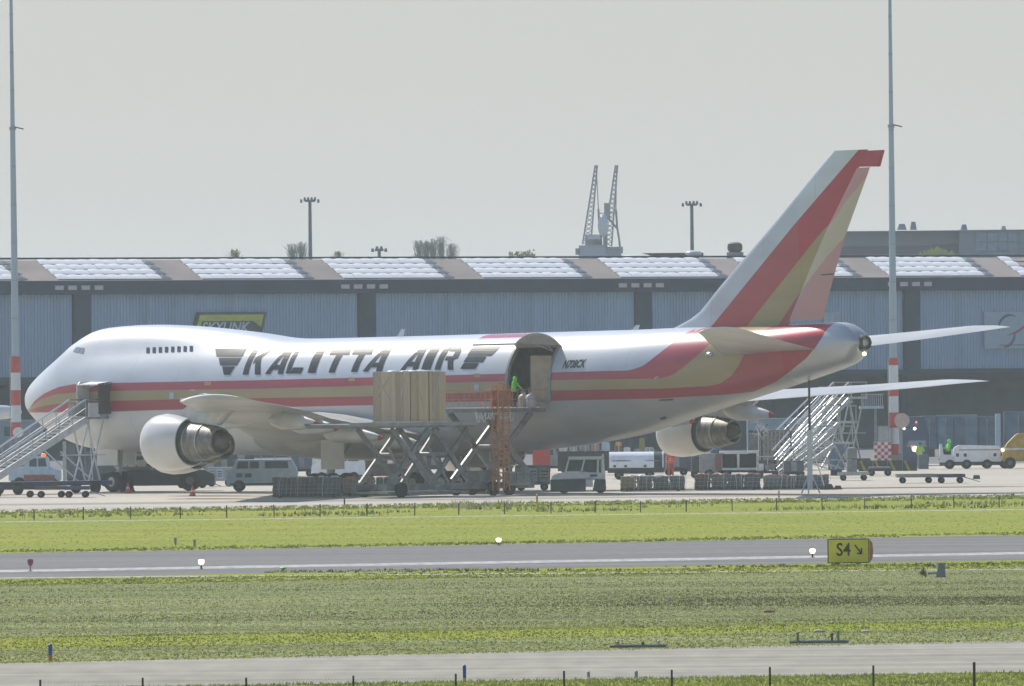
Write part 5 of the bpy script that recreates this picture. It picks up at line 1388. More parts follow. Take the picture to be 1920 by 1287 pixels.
# ------------------------------------------------------------------ tall apron masts
m_mp = mat('mast_paint', (.34, .43, .50), .4, .2, var=.06, scale=.4); m_mr = mat('mast_red', (.50, .06, .05), .5, var=.06); m_mw = mat('mast_white', (.62, .66, .68), .5, var=.06)
def mast(label, ptop, pbot, bands, px_brk, box_):
    d = 736.0; A = W(ptop[0], ptop[1], d); B = W(pbot[0], pbot[1], d)
    dx = (A.x - B.x) / (A.z - B.z)
    t = thing('apron_mast', label, 'lighting mast', (B.x - B.z * dx, d, 0), 0, 'tall tapering apron masts')
    H = A.z + 6
    def ctr(z): return (dx * z, 0, z)
    rad = lambda z: .31 - (.18) * min(1, z / A.z)
    zb_ = W(960, px_brk, d).z
    z = W(pbot[0], bands[0][0], d).z
    MB().tube(ctr(z), ctr(zb_), rad(z), 14, rad(zb_)).build('lower_shaft', m_mp, t, smooth=40)
    MB().tube(ctr(zb_), ctr(H), rad(zb_) * .88, 14, .08).build('upper_shaft', m_mp, t, smooth=40)
    q = MB()
    for k in range(12):
        zz = z + k * 2.6
        q.lathe([(zz, rad(zz) + .012), (zz + .05, rad(zz) + .012)], (dx * zz, 0, 0), 'z', 14)
    q.build('joint_ring', M['grey'], t)
    for y0, y1, c in bands:
        z0, z1 = W(pbot[0], y1, d).z, W(pbot[0], y0, d).z
        MB().tube(ctr(max(0, z0 + .005)), ctr(z1 - .005), .335, 14, .32).build('red_band' if c == 'r' else 'white_band', m_mr if c == 'r' else m_mw, t, smooth=40)
    zz = zb_
    MB().beam((dx * zz + .15, 0, zz + .1), (dx * zz + .75, 0, zz - .05), .12, .08).build('bracket_lamp', M['dark'], t)
    MB().lathe([(zz - .1, rad(zz) + .06), (zz + .1, rad(zz) + .06)], (dx * zz, 0, 0), 'z', 14).build('collar', M['grey'], t)
    MB().path([(dx * 3 - .38, -.1, 1), (dx * 9 - .38, -.1, z)], .03, 5).build('conduit', M['steel'], t)
    MB().box((0, 0, .5), (1.1, 1.1, 1.0)).build('plinth', mat('mast_concrete', (.3, .3, .29), .9) if 'mast_concrete' not in bpy.data.materials else bpy.data.materials['mast_concrete'], t)
    return t
m1 = mast('tall blue-grey apron mast with red and white bands at the left edge before the nose', (20.5, 0), (31, 821), [(669, 699, 'r'), (699, 732, 'w'), (732, 760, 'r'), (760, 792, 'w'), (792, 821, 'r')], 233, None)
m2_ = mast('tall blue-grey apron mast with red and white bands right of the tail', (1668.5, 0), (1677, 861), [(672, 685, 'r'), (685, 729, 'w'), (729, 743, 'r'), (743, 774, 'w'), (774, 802, 'r'), (802, 833, 'w'), (833, 861, 'r')], 243, None)
def upright(name, label, cat, px0, px1, py0, py1, d, dep, m, group=None, bev=.03, parts=()):
    c, s = wbox(px0, px1, py0, py1, d, dep)
    o = thing(name, label, cat, (c[0], c[1], 0), 0, group)
    MB().box((0, 0, c[2]), s).build('body', m, o, bevel=bev)
    for nm, a, b, e, f, mm in parts:
        c2, s2 = wbox(a, b, e, f, d - .06, .06); MB().box((c2[0] - c[0], c2[1] - c[1], c2[2]), s2).build(nm, mm, o)
    if c[2] - s[2] / 2 > .15: MB().box((0, 0, (c[2] - s[2] / 2) / 2), (s[0] * .7, s[1] * .6, c[2] - s[2] / 2)).build('stand', M['dark'], o)
    return o
# things around the right mast
p = W(1691, 789, 735); t = thing('warning_disc', 'round pale orange-edged disc on a post right of the banded mast', 'traffic sign', (p.x, p.y, 0))
MB().lathe([(-.03, .02), (-.03, .52), (.03, .52), (.03, .02)], (0, 0, p.z), 'y', 20).build('disc', mat('disc_pale', (.55, .42, .38), .5), t); MB().tube((0, .05, 0), (0, .05, p.z), .05, 6).build('post', M['grey'], t)
p = W(34, 811, 735); t = thing('warning_disc', 'round white disc low on the banded mast near the jet nose', 'traffic sign', (p.x, p.y, 0))
MB().lathe([(-.03, .02), (-.03, .36), (.03, .36), (.03, .02)], (0, 0, p.z), 'y', 20).build('disc', M['offwhite'], t); MB().tube((0, .05, 0), (0, .05, p.z), .05, 6).build('post', M['grey'], t)
upright('switch_cabinet', 'grey switch cabinet beside the right banded mast', 'cabinet', 1647, 1668, 799, 829, 735, .8, M['grey'], parts=(('door', 1649, 1666, 801, 827, mat('cab_door', (.36, .38, .39), .5)),))
# chequered box: squares are separate painted tiles
t = thing('chequered_hut', 'red and white chequered box at the foot of the right mast', 'hut', (0, 0, 0)); c, s = wbox(1639, 1671, 829, 866, 733, 1.0)
t.location = (c[0], c[1], 0); MB().box((0, 0, c[2]), (s[0] - .04, s[1], s[2])).build('body', m_mw, t)
MB().box((0, 0, (c[2] - s[2] / 2) / 2), (s[0], s[1], max(.05, c[2] - s[2] / 2))).build('plinth', M['grey'], t)
for i in range(5):
    for j in range(6):
        MB().box((-s[0] / 2 + s[0] * (i + .5) / 5, -.52, c[2] - s[2] / 2 + s[2] * (j + .5) / 6), (s[0] / 5, .03, s[2] / 6)).build('painted_square', m_mr if (i + j) % 2 else m_mw, t)
# striped barrier blocks
m_by = mat('barrier_yellow', (.38, .33, .05), .7, var=.25); m_bk = mat('barrier_black', (.06, .065, .06), .8, var=.2)
a = G(1610, 884); b = G(1724, 884)
nb = 4
for k in range(nb):
    x0 = a.x + (b.x - a.x) * k / nb; L_ = (b.x - a.x) / nb - .05; H = .72
    t = thing('barrier_block', ['leftmost', 'second', 'third', 'rightmost'][k] + ' yellow and black striped concrete barrier block at the right mast foot', 'barrier', (x0, a.y, 0), 0, 'striped barrier blocks')
    MB().prism([(-.28, 0), (.28, 0), (.2, H), (-.2, H)], 0, L_, axis='x').build('block', m_bk, t)
    q = MB()
    for j in range(3):
        u = j * .42 + .05
        if u + .5 <= L_: q.add([(u + .28, -.285, .03), (u + .46, -.285, .03), (u + .18, -.21, H - .03), (u, -.21, H - .03)], [(0, 1, 2, 3)])
    q.build('stripe', m_by, t)
    MB().prism([(-.26, .02), (.26, .02), (.2, H), (-.2, H)], L_ + .005, L_ + .03, axis='x').build('joint', M['grey'], t)
upright('grey_bin', 'grey square container at the right end of the striped barriers', 'container', 1722, 1741, 853, 881, 738, 1.2, mat('bin_grey', (.14, .19, .22), .6))
person('worker in yellow-green vest standing behind the right banded mast', (G(1694, 870).x, 745, 0), R(10), M['hivis_y'], M['cloth'])
person('distant worker in red overalls standing beyond the blue netted pallets', (W(1258, 880, 700).x, 700, 0), 0, M['orange_cone'], M['red'])
# blue airport truck with lit lamps
t = thing('blue_truck', 'dark blue truck front with lit roof lamps and headlight behind the mast', 'truck', (W(1712, 850, 760).x, 760, 0))
def wp(px, py, d=760): v = W(px, py, d); return (v.x - t.location.x, v.z)
P = [wp(1690, 868), wp(1742, 868), wp(1742, 815), wp(1734, 782), wp(1694, 782), wp(1690, 800)]
MB().prism(P, 0, 5).build('body', mat('truck_blue', (.035, .07, .15), .5, var=.15), t, bevel=.06)
c = [wp(1700, 838), wp(1738, 838), wp(1735, 826), wp(1704, 826)]; MB().prism(c, -.03, .02).build('windscreen', mat('screen_blue', (.14, .24, .3), .15, spec=.8), t)
for a_, b_, m_, r_ in ((1695, 804, M['lamp'], .09), (1715, 804, M['lamp'], .11), (1718, 792, M['lamp_red'], .07), (1715, 842, M['lamp'], .2), (1727, 844, M['lamp'], .09), (1710, 838, M['beacon'], .1)):
    x_, z_ = wp(a_, b_); MB().ball((x_, -.08, z_), r_, 10).build('lamp', m_, t, smooth=True)
for x_ in (-.9, .9): wheel(t, (x_ * .8, .9, .45), .45, .3)
# white conveyor tractor with seated driver
a = G(1763, 880); b = G(1893, 880); L_ = b.x - a.x; U2 = L_ / 130
t = thing('belt_loader', 'long white low belt loader vehicle with green-vested driver at the right edge', 'belt loader', (a.x, a.y + .9, 0))
ux2 = lambda px: (px - 1763) * U2
MB().prism([(ux2(1790), .45), (ux2(1888), .45), (ux2(1880), 1.55), (ux2(1800), 1.62), (ux2(1790), 1.45)], -.8, .8).build('body', M['veh_white'], t, bevel=.06)
MB().prism([(ux2(1763), .45), (ux2(1790), .45), (ux2(1789), .95), (ux2(1770), 1.0), (ux2(1767), 1.72), (ux2(1763), 1.7)], -.8, .8).build('driver_bay', M['white'], t, bevel=.03)
MB().box(((ux2(1763) + ux2(1893)) / 2, 0, .36), (L_, 1.5, .24)).build('skirt', M['dark'], t)
for a_ in (1797, 1870, 1884, 1812): MB().box((ux2(a_), -.82, .95), (.2, .03, .22)).build('vent', M['dark'], t)
MB().box((ux2(1840), -.83, 1.3), (ux2(1880) - ux2(1800), .03, .06)).build('trim_line', M['grey'], t)
for a_ in (1782, 1815, 1855, 1890):
    for s in (-.7, .7): wheel(t, (ux2(a_), s, .34), .34, .24)
person('seated driver in green hooded jacket on the white belt loader at right', (a.x + ux2(1779), a.y + .8, 1.12), R(-75), M['hivis'], M['cloth'], 'sit', True, s=1.05)
a = G(1886, 880)
t = thing('yellow_loader', 'yellow rounded ground vehicle cut off by the right edge of the photo', 'vehicle', (a.x, a.y + 3.2, 0))
MB().prism([(-.1, .5), (3.4, .5), (3.4, 2.45), (.9, 2.4), (.25, 1.75), (-.1, 1.2)], -.9, .9).build('body', mat('loader_yellow', (.45, .30, .03), .5, var=.15), t, bevel=.08)
MB().box((.7, -.92, 1.35), (1.5, .06, .12)).build('light_bar', M['offwhite'], t); MB().ball((-.1, -.9, 1.3), .12, 8).build('lamp', M['lamp'], t)
for x_ in (.4, 2.6): wheel(t, (x_, -.8, .4), .4, .3)
# row of containers in the dock shade at right
cb = [mat('uld_%d' % i, c, .5, .2, var=.2, scale=1) for i, c in enumerate(((.09, .15, .21), (.11, .19, .26), (.16, .25, .32), (.10, .16, .22)))]
for k, (a_, b_, y0, m_) in enumerate(((1728, 1757, 780, 0), (1758, 1788, 779, 1), (1790, 1833, 778, 2), (1835, 1866, 781, 3), (1884, 1935, 772, 0))):
    upright('dock_container', ['first bluish cargo container right of the mast in the dock shade', 'second bluish cargo container right of the mast in the dock shade', 'palest and widest bluish cargo container in the dock shade', 'blue-grey cargo container right of the palest one', 'dark cargo container at the right edge of the dock'][k], 'container', a_, b_, y0, 843, 830, 2.2, cb[m_], 'containers standing in the dock shade',
            parts=(('door_panel', a_ + 2, (a_ + b_) / 2 - 1, y0 + 5, 838, cb[(m_ + 1) % 4]), ('door_panel', (a_ + b_) / 2 + 1, b_ - 2, y0 + 5, 838, cb[m_]), ('latch_bar', (a_ + b_) / 2 - .7, (a_ + b_) / 2 + .7, y0 + 5, 838, M['grey'])))
upright('pale_cabinet', 'slim pale upright cabinet between the dock containers at right', 'cabinet', 1867, 1876, 776, 840, 815, .8, M['pale_blue'])
# trailers and pale boxes behind the tail
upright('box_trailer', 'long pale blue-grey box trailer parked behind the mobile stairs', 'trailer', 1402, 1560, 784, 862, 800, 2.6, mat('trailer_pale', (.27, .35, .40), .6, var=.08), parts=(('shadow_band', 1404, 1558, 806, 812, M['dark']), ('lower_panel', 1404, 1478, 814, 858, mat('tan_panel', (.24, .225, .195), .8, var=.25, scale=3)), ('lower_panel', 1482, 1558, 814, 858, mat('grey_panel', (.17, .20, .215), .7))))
upright('mesh_cage', 'tan mesh cage container left of the white handrails by the tail', 'cage', 1423, 1484, 806, 882, 742, 2.0, mat('cage_tan', (.30, .28, .235), .8, var=.35, scale=6), bev=0, parts=tuple(('mesh_bar', 1425 + k * 7.3, 1426 + k * 7.3, 808, 880, M['steel']) for k in range(8)))
upright('blue_board', 'blue upright panel between the mobile stairs and the grey drum', 'panel', 1553, 1583, 830, 882, 700, .5, mat('board_blue', (.10, .17, .28), .5))
t = thing('grey_drum', 'grey upright drum tank behind the mobile stairs at the tail', 'drum', (W(1597, 850, 705).x, 705, 0))
MB().lathe([(0, .34), (1.6, .36), (1.75, .3), (1.8, .02)], (0, 0, 0), 'z', 16).build('tank', mat('drum_grey', (.22, .24, .22), .6), t, smooth=40); MB().lathe([(1.0, .375), (1.06, .375)], (0, 0, 0), 'z', 16).build('band', M['dark'], t)
t = thing('guard_railing', 'pale railed landing high on the dock wall left of the right mast', 'landing', (0, 0, 0))
q = MB()
for k in range(12): q.beam(W(1615 + k * 3.6, 764, 860), W(1615 + k * 3.6, 740, 860), .06)
q.beam(W(1615, 740, 860), W(1656, 740, 860), .1); q.build('railing', M['steel'], t)
c, s = wbox(1613, 1657, 762, 767, 859, 3); MB().box(c, s).build('landing_deck', M['pale_blue'], t)
c, s = wbox(1640, 1644, 766, 860, 861, .3); MB().box(c, s).build('post', M['grey'], t)
# boundary posts with Y tops in the back
for px, nm in ((1428, 'Y-topped fence post with pale tangle on top, left of the tan mesh cage'), (1483, 'Y-topped fence post just right of the tan mesh cage')):
    t = thing('fence_post', nm, 'fence post', (W(px, 850, 730).x, 730, 0), 0, 'Y-topped posts behind the jet tail')
    z = W(px, 812, 730).z
    q = MB(); q.beam((0, 0, 0), (0, 0, z), .14); q.beam((0, 0, z), (-.42, 0, z + .6), .07); q.beam((0, 0, z), (.42, 0, z + .6), .07); q.build('post', M['dark'], t)
    if px == 1428:
        q = MB(); rr = random.Random(3)
        for k in range(60): 
            a_ = Vector((rr.gauss(0, .25), rr.gauss(0, .15), z + .3 + rr.gauss(0, .25))); q.beam(a_, a_ + Vector((rr.gauss(0, .2), 0, rr.gauss(0, .2))), .03)
        o = q.build('tangle', M['offwhite'], t); o['kind'] = 'stuff'
# grey flat sheds and clutter under the fuselage
upright('grey_shed', 'dark grey box container left of the nose stairs legs', 'container', 125, 158, 826, 902, 700, 2.5, mat('shed_grey', (.08, .095, .11), .6), parts=(('door_panel', 127, 140, 832, 898, mat('shed_door', (.12, .135, .15), .6)), ('post_strip', 118, 124, 828, 902, M['steel'])))
upright('dark_container', 'dark container block behind the nose gear', 'container', 160, 228, 848, 905, 712, 2.5, mat('dk2', (.075, .09, .10), .6), parts=(('placard', 184, 206, 842, 864, M['steel']), ('door_panel', 162, 190, 866, 902, mat('dk3', (.1, .115, .125), .6))))
upright('portable_hut', 'blue-grey portable hut at the left edge beyond the mast', 'hut', -30, 75, 788, 858, 800, 3, mat('hut_blue', (.20, .27, .32), .6, var=.08), parts=(('hut_door', 44, 58, 806, 856, M['grey']), ('window', 8, 30, 800, 818, M['car_glass'])))
t = thing('parked_aircraft_nose', 'white rounded fuselage end entering at the left edge beyond the mast', 'aircraft', (0, 0, 0))
a = W(-60, 774, 770); b = W(41, 774, 770)
MB().lathe([(a.x, .55), (b.x - 1.2, .5), (b.x - .4, .38), (b.x - .08, .2), (b.x, .02)], (0, 770, a.z), 'x', 20).build('fuselage', M['white'], t, smooth=50)
MB().box(((a.x + b.x) / 2 - .6, 769.44, a.z - .1), ((b.x - a.x) * .5, .04, .12)).build('stripe', M['pale_blue'], t)
MB().box((a.x + 1, 770, (a.z - .5) / 2), (.3, .3, a.z - .5)).build('stand', M['steel'], t)
vehicle('utility_truck', 'pale blue utility truck with orange beacon behind the nose stairs', 'truck', 18, 112, 916,
        [(0, .45), (3.4, .45), (3.4, 1.15), (2.7, 1.25), (2.55, 1.95), (1.2, 1.95), (1.05, 1.3), (0, 1.3)], M['pale_blue'],
        [[(1.35, 1.35), (1.85, 1.35), (1.85, 1.85), (1.4, 1.85)], [(1.95, 1.35), (2.5, 1.35), (2.42, 1.85), (1.95, 1.85)]], (.7, 2.8), 1.9)
tr = bpy.data.objects['utility_truck']
MB().ball((.55, -.3, 2.05), .16, 10, (1, 1, .8)).build('beacon', M['beacon'], tr, smooth=True)
MB().box((.3, -.99, .66), (1.9, .05, .34)).build('bumper_stripe', mat('stripe_red', (.38, .12, .10), .6, var=.3, scale=8), tr)
# row of mixed equipment beneath the rear fuselage
for k, (a_, b_, y0, y1, d_, m_, nm, lb) in enumerate((
    (1046, 1150, 846, 884, 716, M['dark'], 'dolly_train', 'dark loaded dolly train beyond the white cab tug'),
    (1150, 1238, 850, 884, 724, M['grey'], 'dolly_train', 'grey loaded dolly train behind the white tank trailer'),
    (1238, 1300, 850, 888, 735, mat('dk4', (.09, .11, .13), .6), 'dark_container', 'dark low container below the far engine cowl'),
    (1300, 1422, 852, 860, 726, M['dark'], 'loading_ramp', 'dark raised flat loading deck below the far engine'),
    (1180, 1188, 800, 852, 815, M['dark'], 'dock_pillar', 'dark dock pillar under the rear fuselage'),
)):
    upright(nm, lb, 'container' if 'cont' in nm else ('ramp' if 'ramp' in nm else ('pillar' if 'pillar' in nm else 'dolly')), a_, b_, y0, y1, d_, 1.8, m_)
rr = random.Random(11)
def freight(px, base_py, d, w, h, m_, lb):
    c, s = wbox(px - w / 2, px + w / 2, base_py - h, base_py, d, .9)
    t = thing('freight_bundle', lb, 'freight', (c[0], c[1], c[2] - s[2] / 2), rr.uniform(-.1, .1), 'mixed freight bundles on the dolly train')
    MB().box((0, 0, s[2] / 2), s).build('bundle', m_, t, bevel=.05)
    MB().box((0, -s[1] / 2 - .01, s[2] / 2), (.06, .03, s[2])).build('strap', M['strap'], t)
fm = [M['offwhite'], M['steel'], mat('freight_pink', (.4, .26, .24), .7), M['grey'], mat('freight_brown', (.18, .14, .11), .8), M['pale_blue'], M['yellow']]
words_ = ['small pale', 'steel grey', 'pinkish', 'mid grey', 'brown', 'pale blue', 'yellow']
place_ = ['above the white cab tug roof', 'left of the pillar under the belly', 'right of the red box', 'above the tank trailer', 'nearest the far engine cowl']
n_f = 0
for px, b_, w_, h_, mi in ((1056, 847, 16, 10, 0), (1075, 847, 15, 14, 1), (1096, 847, 18, 12, 3), (1116, 847, 16, 15, 2), (1136, 847, 15, 17, 5), (1160, 851, 14, 15, 4), (1176, 851, 12, 12, 0), (1196, 851, 14, 9, 3), (1160, 837, 10, 8, 6), (1218, 851, 16, 12, 1)):
    freight(px, b_, 716 if px < 1150 else 724, w_, h_, fm[mi], '%s freight bundle %s, %s of its row' % (words_[mi], 'on the dolly train under the belly', ['first', 'second', 'third', 'fourth', 'fifth', 'sixth', 'seventh', 'eighth', 'stacked one', 'last'][n_f])); n_f += 1
upright('yellow_column', 'yellow upright column seen left of the far engine cowl', 'column', 1199, 1209, 822, 852, 820, .5, mat('col_yel', (.42, .33, .08), .6))
vehicle('blue_car', 'small blue car with pale roof seen just under the far engine', 'car', 1322, 1362, 888, [(0, .3), (3, .3), (3, 1.05), (2.3, 1.65), (1.0, 1.65), (.4, 1.1), (0, 1.0)], M['blue'], [[(.75, 1.1), (1.6, 1.1), (1.6, 1.55), (1.1, 1.55)], [(1.7, 1.1), (2.5, 1.1), (2.2, 1.55), (1.7, 1.55)]], (.6, 2.4), 1.6)
t = thing('open_frame_truck', 'white open-framed vehicle body behind the reddish netted pallets', 'truck', (W(1388, 880, 690).x, 690, 0))
q = MB()
for a_ in (-36, -4, 32): q.box((a_ * .0343, 0, 1.15), (.14, 1.6, 1.1))
q.box((-.07, 0, 1.68), (2.5, 1.7, .14)); q.box((-.07, 0, .6), (2.5, 1.7, .14)); q.build('frame', M['offwhite'], t)
MB().box((-.07, .4, 1.1), (2.2, .5, .9)).build('interior', M['dark'], t); MB().box((-2.0, 0, 1.0), (1.2, 1.6, 1.2)).build('cab', M['grey'], t, bevel=.05); MB().box((-1.4, -.3, 1.05), (.4, 1.2, 1.1)).build('red_panel', mat('rusty_red', (.25, .12, .09), .7), t)
for x_ in (-2.0, -.9, .8): wheel(t, (x_, -.7, .32), .32, .22)

# ------------------------------------------------------------------ fences
m_post = mat('fence_post_dark', (.045, .05, .04), .8)
fe = thing('wire_fence', 'long low wire fence of thin dark posts on the far grass edge', 'fence', (0, 0, 0))
fpx = [-24, 64, 156, 245, 338, 425, 514, 600, 688, 777.5, 860, 946, 1033, 1116, 1201, 1286.5, 1373, 1456, 1541.5, 1621, 1709, 1788.5, 1873.5, 1957]
tops = []; fp_me = None
for k, px in enumerate(fpx):
    by = 976 - (px - 64) * .0132
    p = G(px, by); h = random.uniform(.56, .66)
    o = MB().box((0, 0, .5), (.05, .05, 1.0)).build('fence_post', m_post, fe) if fp_me is None else bpy.data.objects.new('fence_post', fp_me)
    if fp_me is None: fp_me = o.data
    else: COL.objects.link(o); o.parent = fe
    o.location = p; o.scale = (random.uniform(.8, 1.2), 1, h); o.rotation_euler = (0, R(random.uniform(-1.5, 1.5)), 0)
    tops.append(Vector((p.x, p.y, h)))
q = MB()
for a, b in zip(tops[:-1], tops[1:]):
    for f in (.95, .6, .3):
        q.beam((a.x, a.y, a.z * f), (b.x, b.y, b.z * f), .008)
o = q.build('wire', M['steel'], fe)
fe = thing('mesh_fence', 'near chain-link fence with dark posts along the bottom edge', 'fence', (0, 0, 0))
npx = [(76, 1326, .6), (268, 1324, .62), (462, 1322, .6), (663, 1320, .62), (855, 1318, .64), (1058, 1316, .68), (1260, 1314, .68), (1444, 1312, .72), (1638, 1311, .74), (1827, 1310, .80), (2015, 1309, .7)]
P = [G(a, b) for a, b, h in npx]
for (a, b, h), p in zip(npx, P):
    MB().box((0, 0, h / 2), (.045 if a != 1827 else .06, .045, h)).build('fence_post', m_post, fe, loc=p)
q = MB()
for a, b in zip(P[:-1], P[1:]):
    L_ = (b - a).length; n_ = int(L_ / .075); d = (b - a) / L_
    for k in range(-8, n_):
        for sgn in (1, -1):
            s0 = k * .075; h_ = .56
            x0_ = s0 if sgn > 0 else s0 + h_ ; x1_ = s0 + h_ if sgn > 0 else s0
            t0, t1 = (0, 1)
            pa = a + d * min(max(x0_, 0), L_); pb = a + d * min(max(x1_, 0), L_)
            za = 0 if 0 <= x0_ <= L_ else (abs(x0_ - min(max(x0_, 0), L_))); zb_2 = h_ if 0 <= x1_ <= L_ else h_ - abs(x1_ - min(max(x1_, 0), L_))
            if zb_2 - za < .05: continue
            q.beam((pa.x, pa.y, za), (pb.x, pb.y, zb_2), .004)
o = q.build('chain_mesh', M['steel'], fe); o['kind'] = 'stuff'

# ------------------------------------------------------------------ airfield furniture
b0 = G(1592, 1059); 
sg = thing('taxiway_sign', 'yellow taxiway sign with black characters S4 and an arrow standing beside the taxiway', 'sign', b0, R(0))
K = G(1592, 1059).y / FPX; wS, hS = 78 * K, 46 * K
MB().box((-.02, .14, hS / 2 + .05), (wS, .26, hS)).build('housing', mat('sign_case', (.06, .055, .03), .5), sg, bevel=.02)
MB().box((-.02, .0, hS / 2 + .05), (wS - .07, .03, hS - .07)).build('face', mat('sign_yellow', (.85, .73, .06), .5, var=.08, scale=2), sg)
MB().prism([(wS / 2 - .005, .06), (wS / 2 + .1, .22), (wS / 2 + .13, .5), (wS / 2 + .1, hS - .1), (wS / 2 - .005, hS + .03)], .02, .26).build('end_cap', mat('sign_orange', (.50, .17, .05), .5), sg)
for x_ in (-.4, .35): MB().box((x_, .14, .03), (.16, .12, .08)).build('foot', M['grey'], sg)
tv, tf = flatten_text('S4', 1.0, 0, .012, 1.0, .004)
w_ = max(v[0] for v in tv); hm_ = max(v[1] for v in tv)
MB().add([(-24 * K + v[0] / w_ * 27 * K, -.022 - v[2], 17 * K + v[1] / hm_ * 24 * K) for v in tv], tf).build('characters', mat('sign_black', (.012, .012, .01), .6), sg)
q = MB(); q.beam((11 * K, -.022, 37 * K), (22 * K, -.022, 22 * K), .05, .05); q.beam((23 * K, -.022, 20 * K), (23.5 * K, -.022, 31 * K), .05, .05); q.beam((24 * K, -.022, 20.5 * K), (15 * K, -.022, 21 * K), .05, .05)
q.build('arrow', bpy.data.materials['sign_black'], sg)
def edge_light(px, base, hpx, label, head, stem, shape='lamp', group='small lights along the taxiway edge'):
    p = G(px, base); k = p.y / FPX; h = hpx * k
    t = thing('edge_light', label, 'taxiway light', p, 0, group)
    MB().tube((0, 0, 0), (0, 0, h * .5), .035, 8).build('stem', stem, t)
    MB().lathe([(0, .09), (.02, .09), (.03, .04)], (0, 0, 0), 'z', 12).build('foot', M['dark'], t)
    MB().lathe([(h * .45, .05), (h * .6, .10), (h * .85, .115), (h * .97, .09), (h, .01)], (0, 0, 0), 'z', 14).build('head', head, t, smooth=50)
edge_light(377.5, 1068, 19, 'white-headed edge light on a black stem at the left part of the taxiway', M['lamp'], M['dark'])
edge_light(1523.5, 1046, 17, 'white-headed edge light on a black stem just left of the yellow sign', M['lamp'], M['dark'])
edge_light(935, 1023, 14, 'white-headed edge light on the far grass edge of the taxiway', M['lamp'], M['dark'])
edge_light(57, 1072, 24, 'reddish edge light on a pale stem at far left of the taxiway', mat('light_red', (.35, .07, .07), .4), M['steel'])
edge_light(531, 1072, 8, 'small green domed light lying at the near taxiway edge', mat('light_green', (.22, .55, .12), .4), M['dark'])
for px, b_ in ((329, 1022), (365, 1026)):
    p = G(px, b_); t = thing('marker_box', 'small pale marker box on the mown grass, %s of the pair' % ('left' if px < 350 else 'right'), 'marker', p, 0, 'pair of marker boxes on the mown grass')
    MB().box((0, 0, .16), (.10, .10, .24)).build('box', M['grey'], t); MB().box((0, 0, .29), (.17, .14, .04)).build('lid', M['steel'], t); MB().tube((0, 0, 0), (0, 0, .06), .03, 6).build('stem', M['dark'], t)
def stick(px, base, hpx, wpx, label, mt, mb, frac=.3, name='edge_marker'):
    p = G(px, base); k = p.y / FPX; h = hpx * k; r = wpx * k / 2
    t = thing(name, label, 'marker', p)
    MB().tube((0, 0, 0), (0, 0, h * frac), r * .95, 12).build('base', mb, t, smooth=40)
    MB().tube((0, 0, h * frac + .001), (0, 0, h), r, 12).build('sleeve', mt, t, smooth=40)
    MB().lathe([(h, r), (h + r * .4, r * .5), (h + r * .45, .002)], (0, 0, 0), 'z', 12).build('cap', mt, t, smooth=True)
mblue = mat('marker_blue', (.01, .09, .42), .45)
stick(94.5, 1240, 31, 7.5, 'blue edge marker with orange base on the left verge', mblue, M['orange'], .36)
stick(871, 1279, 31, 6.5, 'blue edge marker with yellow base near the bottom fence', mblue, M['yellow'], .25)
stick(1007, 949, 21, 4, 'slim yellow marker post behind the far wire fence', M['yellow'], M['yellow'], .2)
stick(646, 948, 14, 3, 'short dark marker post on the apron edge left of centre', M['dark'], M['red'], .3)
stick(1460.5, 938, 17, 3.2, 'short grey marker post on the apron edge below the pallets', M['grey'], M['grey'], .3)
stick(1103.5, 1273, 13, 6, 'short grey capped stub behind the near fence, left of the two', M['grey'], M['offwhite'], .3, 'ground_stub')
stick(1193, 1272, 13, 6.5, 'short grey capped stub behind the near fence, right of the two', M['grey'], M['grey'], .3, 'ground_stub')
# wind box instrument
p = G(1764, 1083); K = p.y / FPX
t = thing('sensor_unit', 'grey box with side arm and brushy attachment standing beside the grass path', 'sensor', p)
MB().prism([(-9 * K, 0), (9 * K, 0), (7.5 * K, 27 * K), (-4 * K, 27 * K)], -.12, .12).build('housing', mat('sensor_grey', (.20, .22, .25), .5), t, bevel=.01)
MB().tube((-8 * K, -.02, 9 * K), (-24 * K, -.02, 8 * K), 2.6 * K, 10).build('arm', M['steel'], t)
MB().ball((-9 * K, -.05, 24 * K), 3 * K, 8).build('lens', M['white'], t); MB().tube((-11 * K, 0, 20 * K), (-9 * K, 0, 28 * K), 1.6 * K, 8).build('aimer', M['dark'], t)
q = MB(); rr = random.Random(9)
for k in range(90):
    a = Vector((-33 * K + rr.gauss(0, 3.2 * K), rr.gauss(0, .06), 10 * K + rr.gauss(0, 2.4 * K))); q.beam(a, a + Vector((rr.gauss(0, 3 * K), 0, rr.gauss(-2 * K, 4 * K))), .012)
q.build('brush', mat('brush_brown', (.12, .09, .05), .9), t)
# pipe frames at the verge
def pipe_frame(px0, px1, base, posts, label):
    a = G(px0, base); b = G(px1, base); K = a.y / FPX
    t = thing('pipe_frame', label, 'pipe frame', ((a.x + b.x) / 2, a.y, 0), 0, 'low grey pipe frames on the verge')
    L_ = b.x - a.x
    MB().box((0, 0, .03), (L_, .2, .06)).build('sill', mat('sill_grey', (.16, .17, .16), .8) if 'sill_grey' not in bpy.data.materials else bpy.data.materials['sill_grey'], t)
    MB().tube((-L_ * .42, 0, 4.5 * K), (L_ * .5, 0, 4.5 * K), 1.8 * K, 10).build('pipe', M['steel'], t, smooth=40)
    for x_, h_, m_ in posts:
        xx = x_ * K - L_ / 2
        MB().tube((xx, 0, .03), (xx, 0, h_ * K), 2.3 * K, 10).build('riser', m_, t, smooth=40); MB().ball((xx, 0, h_ * K), 3.2 * K, 8, (1, 1, .7)).build('riser_cap', m_, t, smooth=True)
m_gg = mat('green_grey', (.16, .22, .18), .5)
pipe_frame(1480, 1592, 1207, [(16, 20, m_gg), (80, 17, M['dark']), (92, 22, m_gg)], 'longer pipe frame with two green-grey risers on the verge at right')
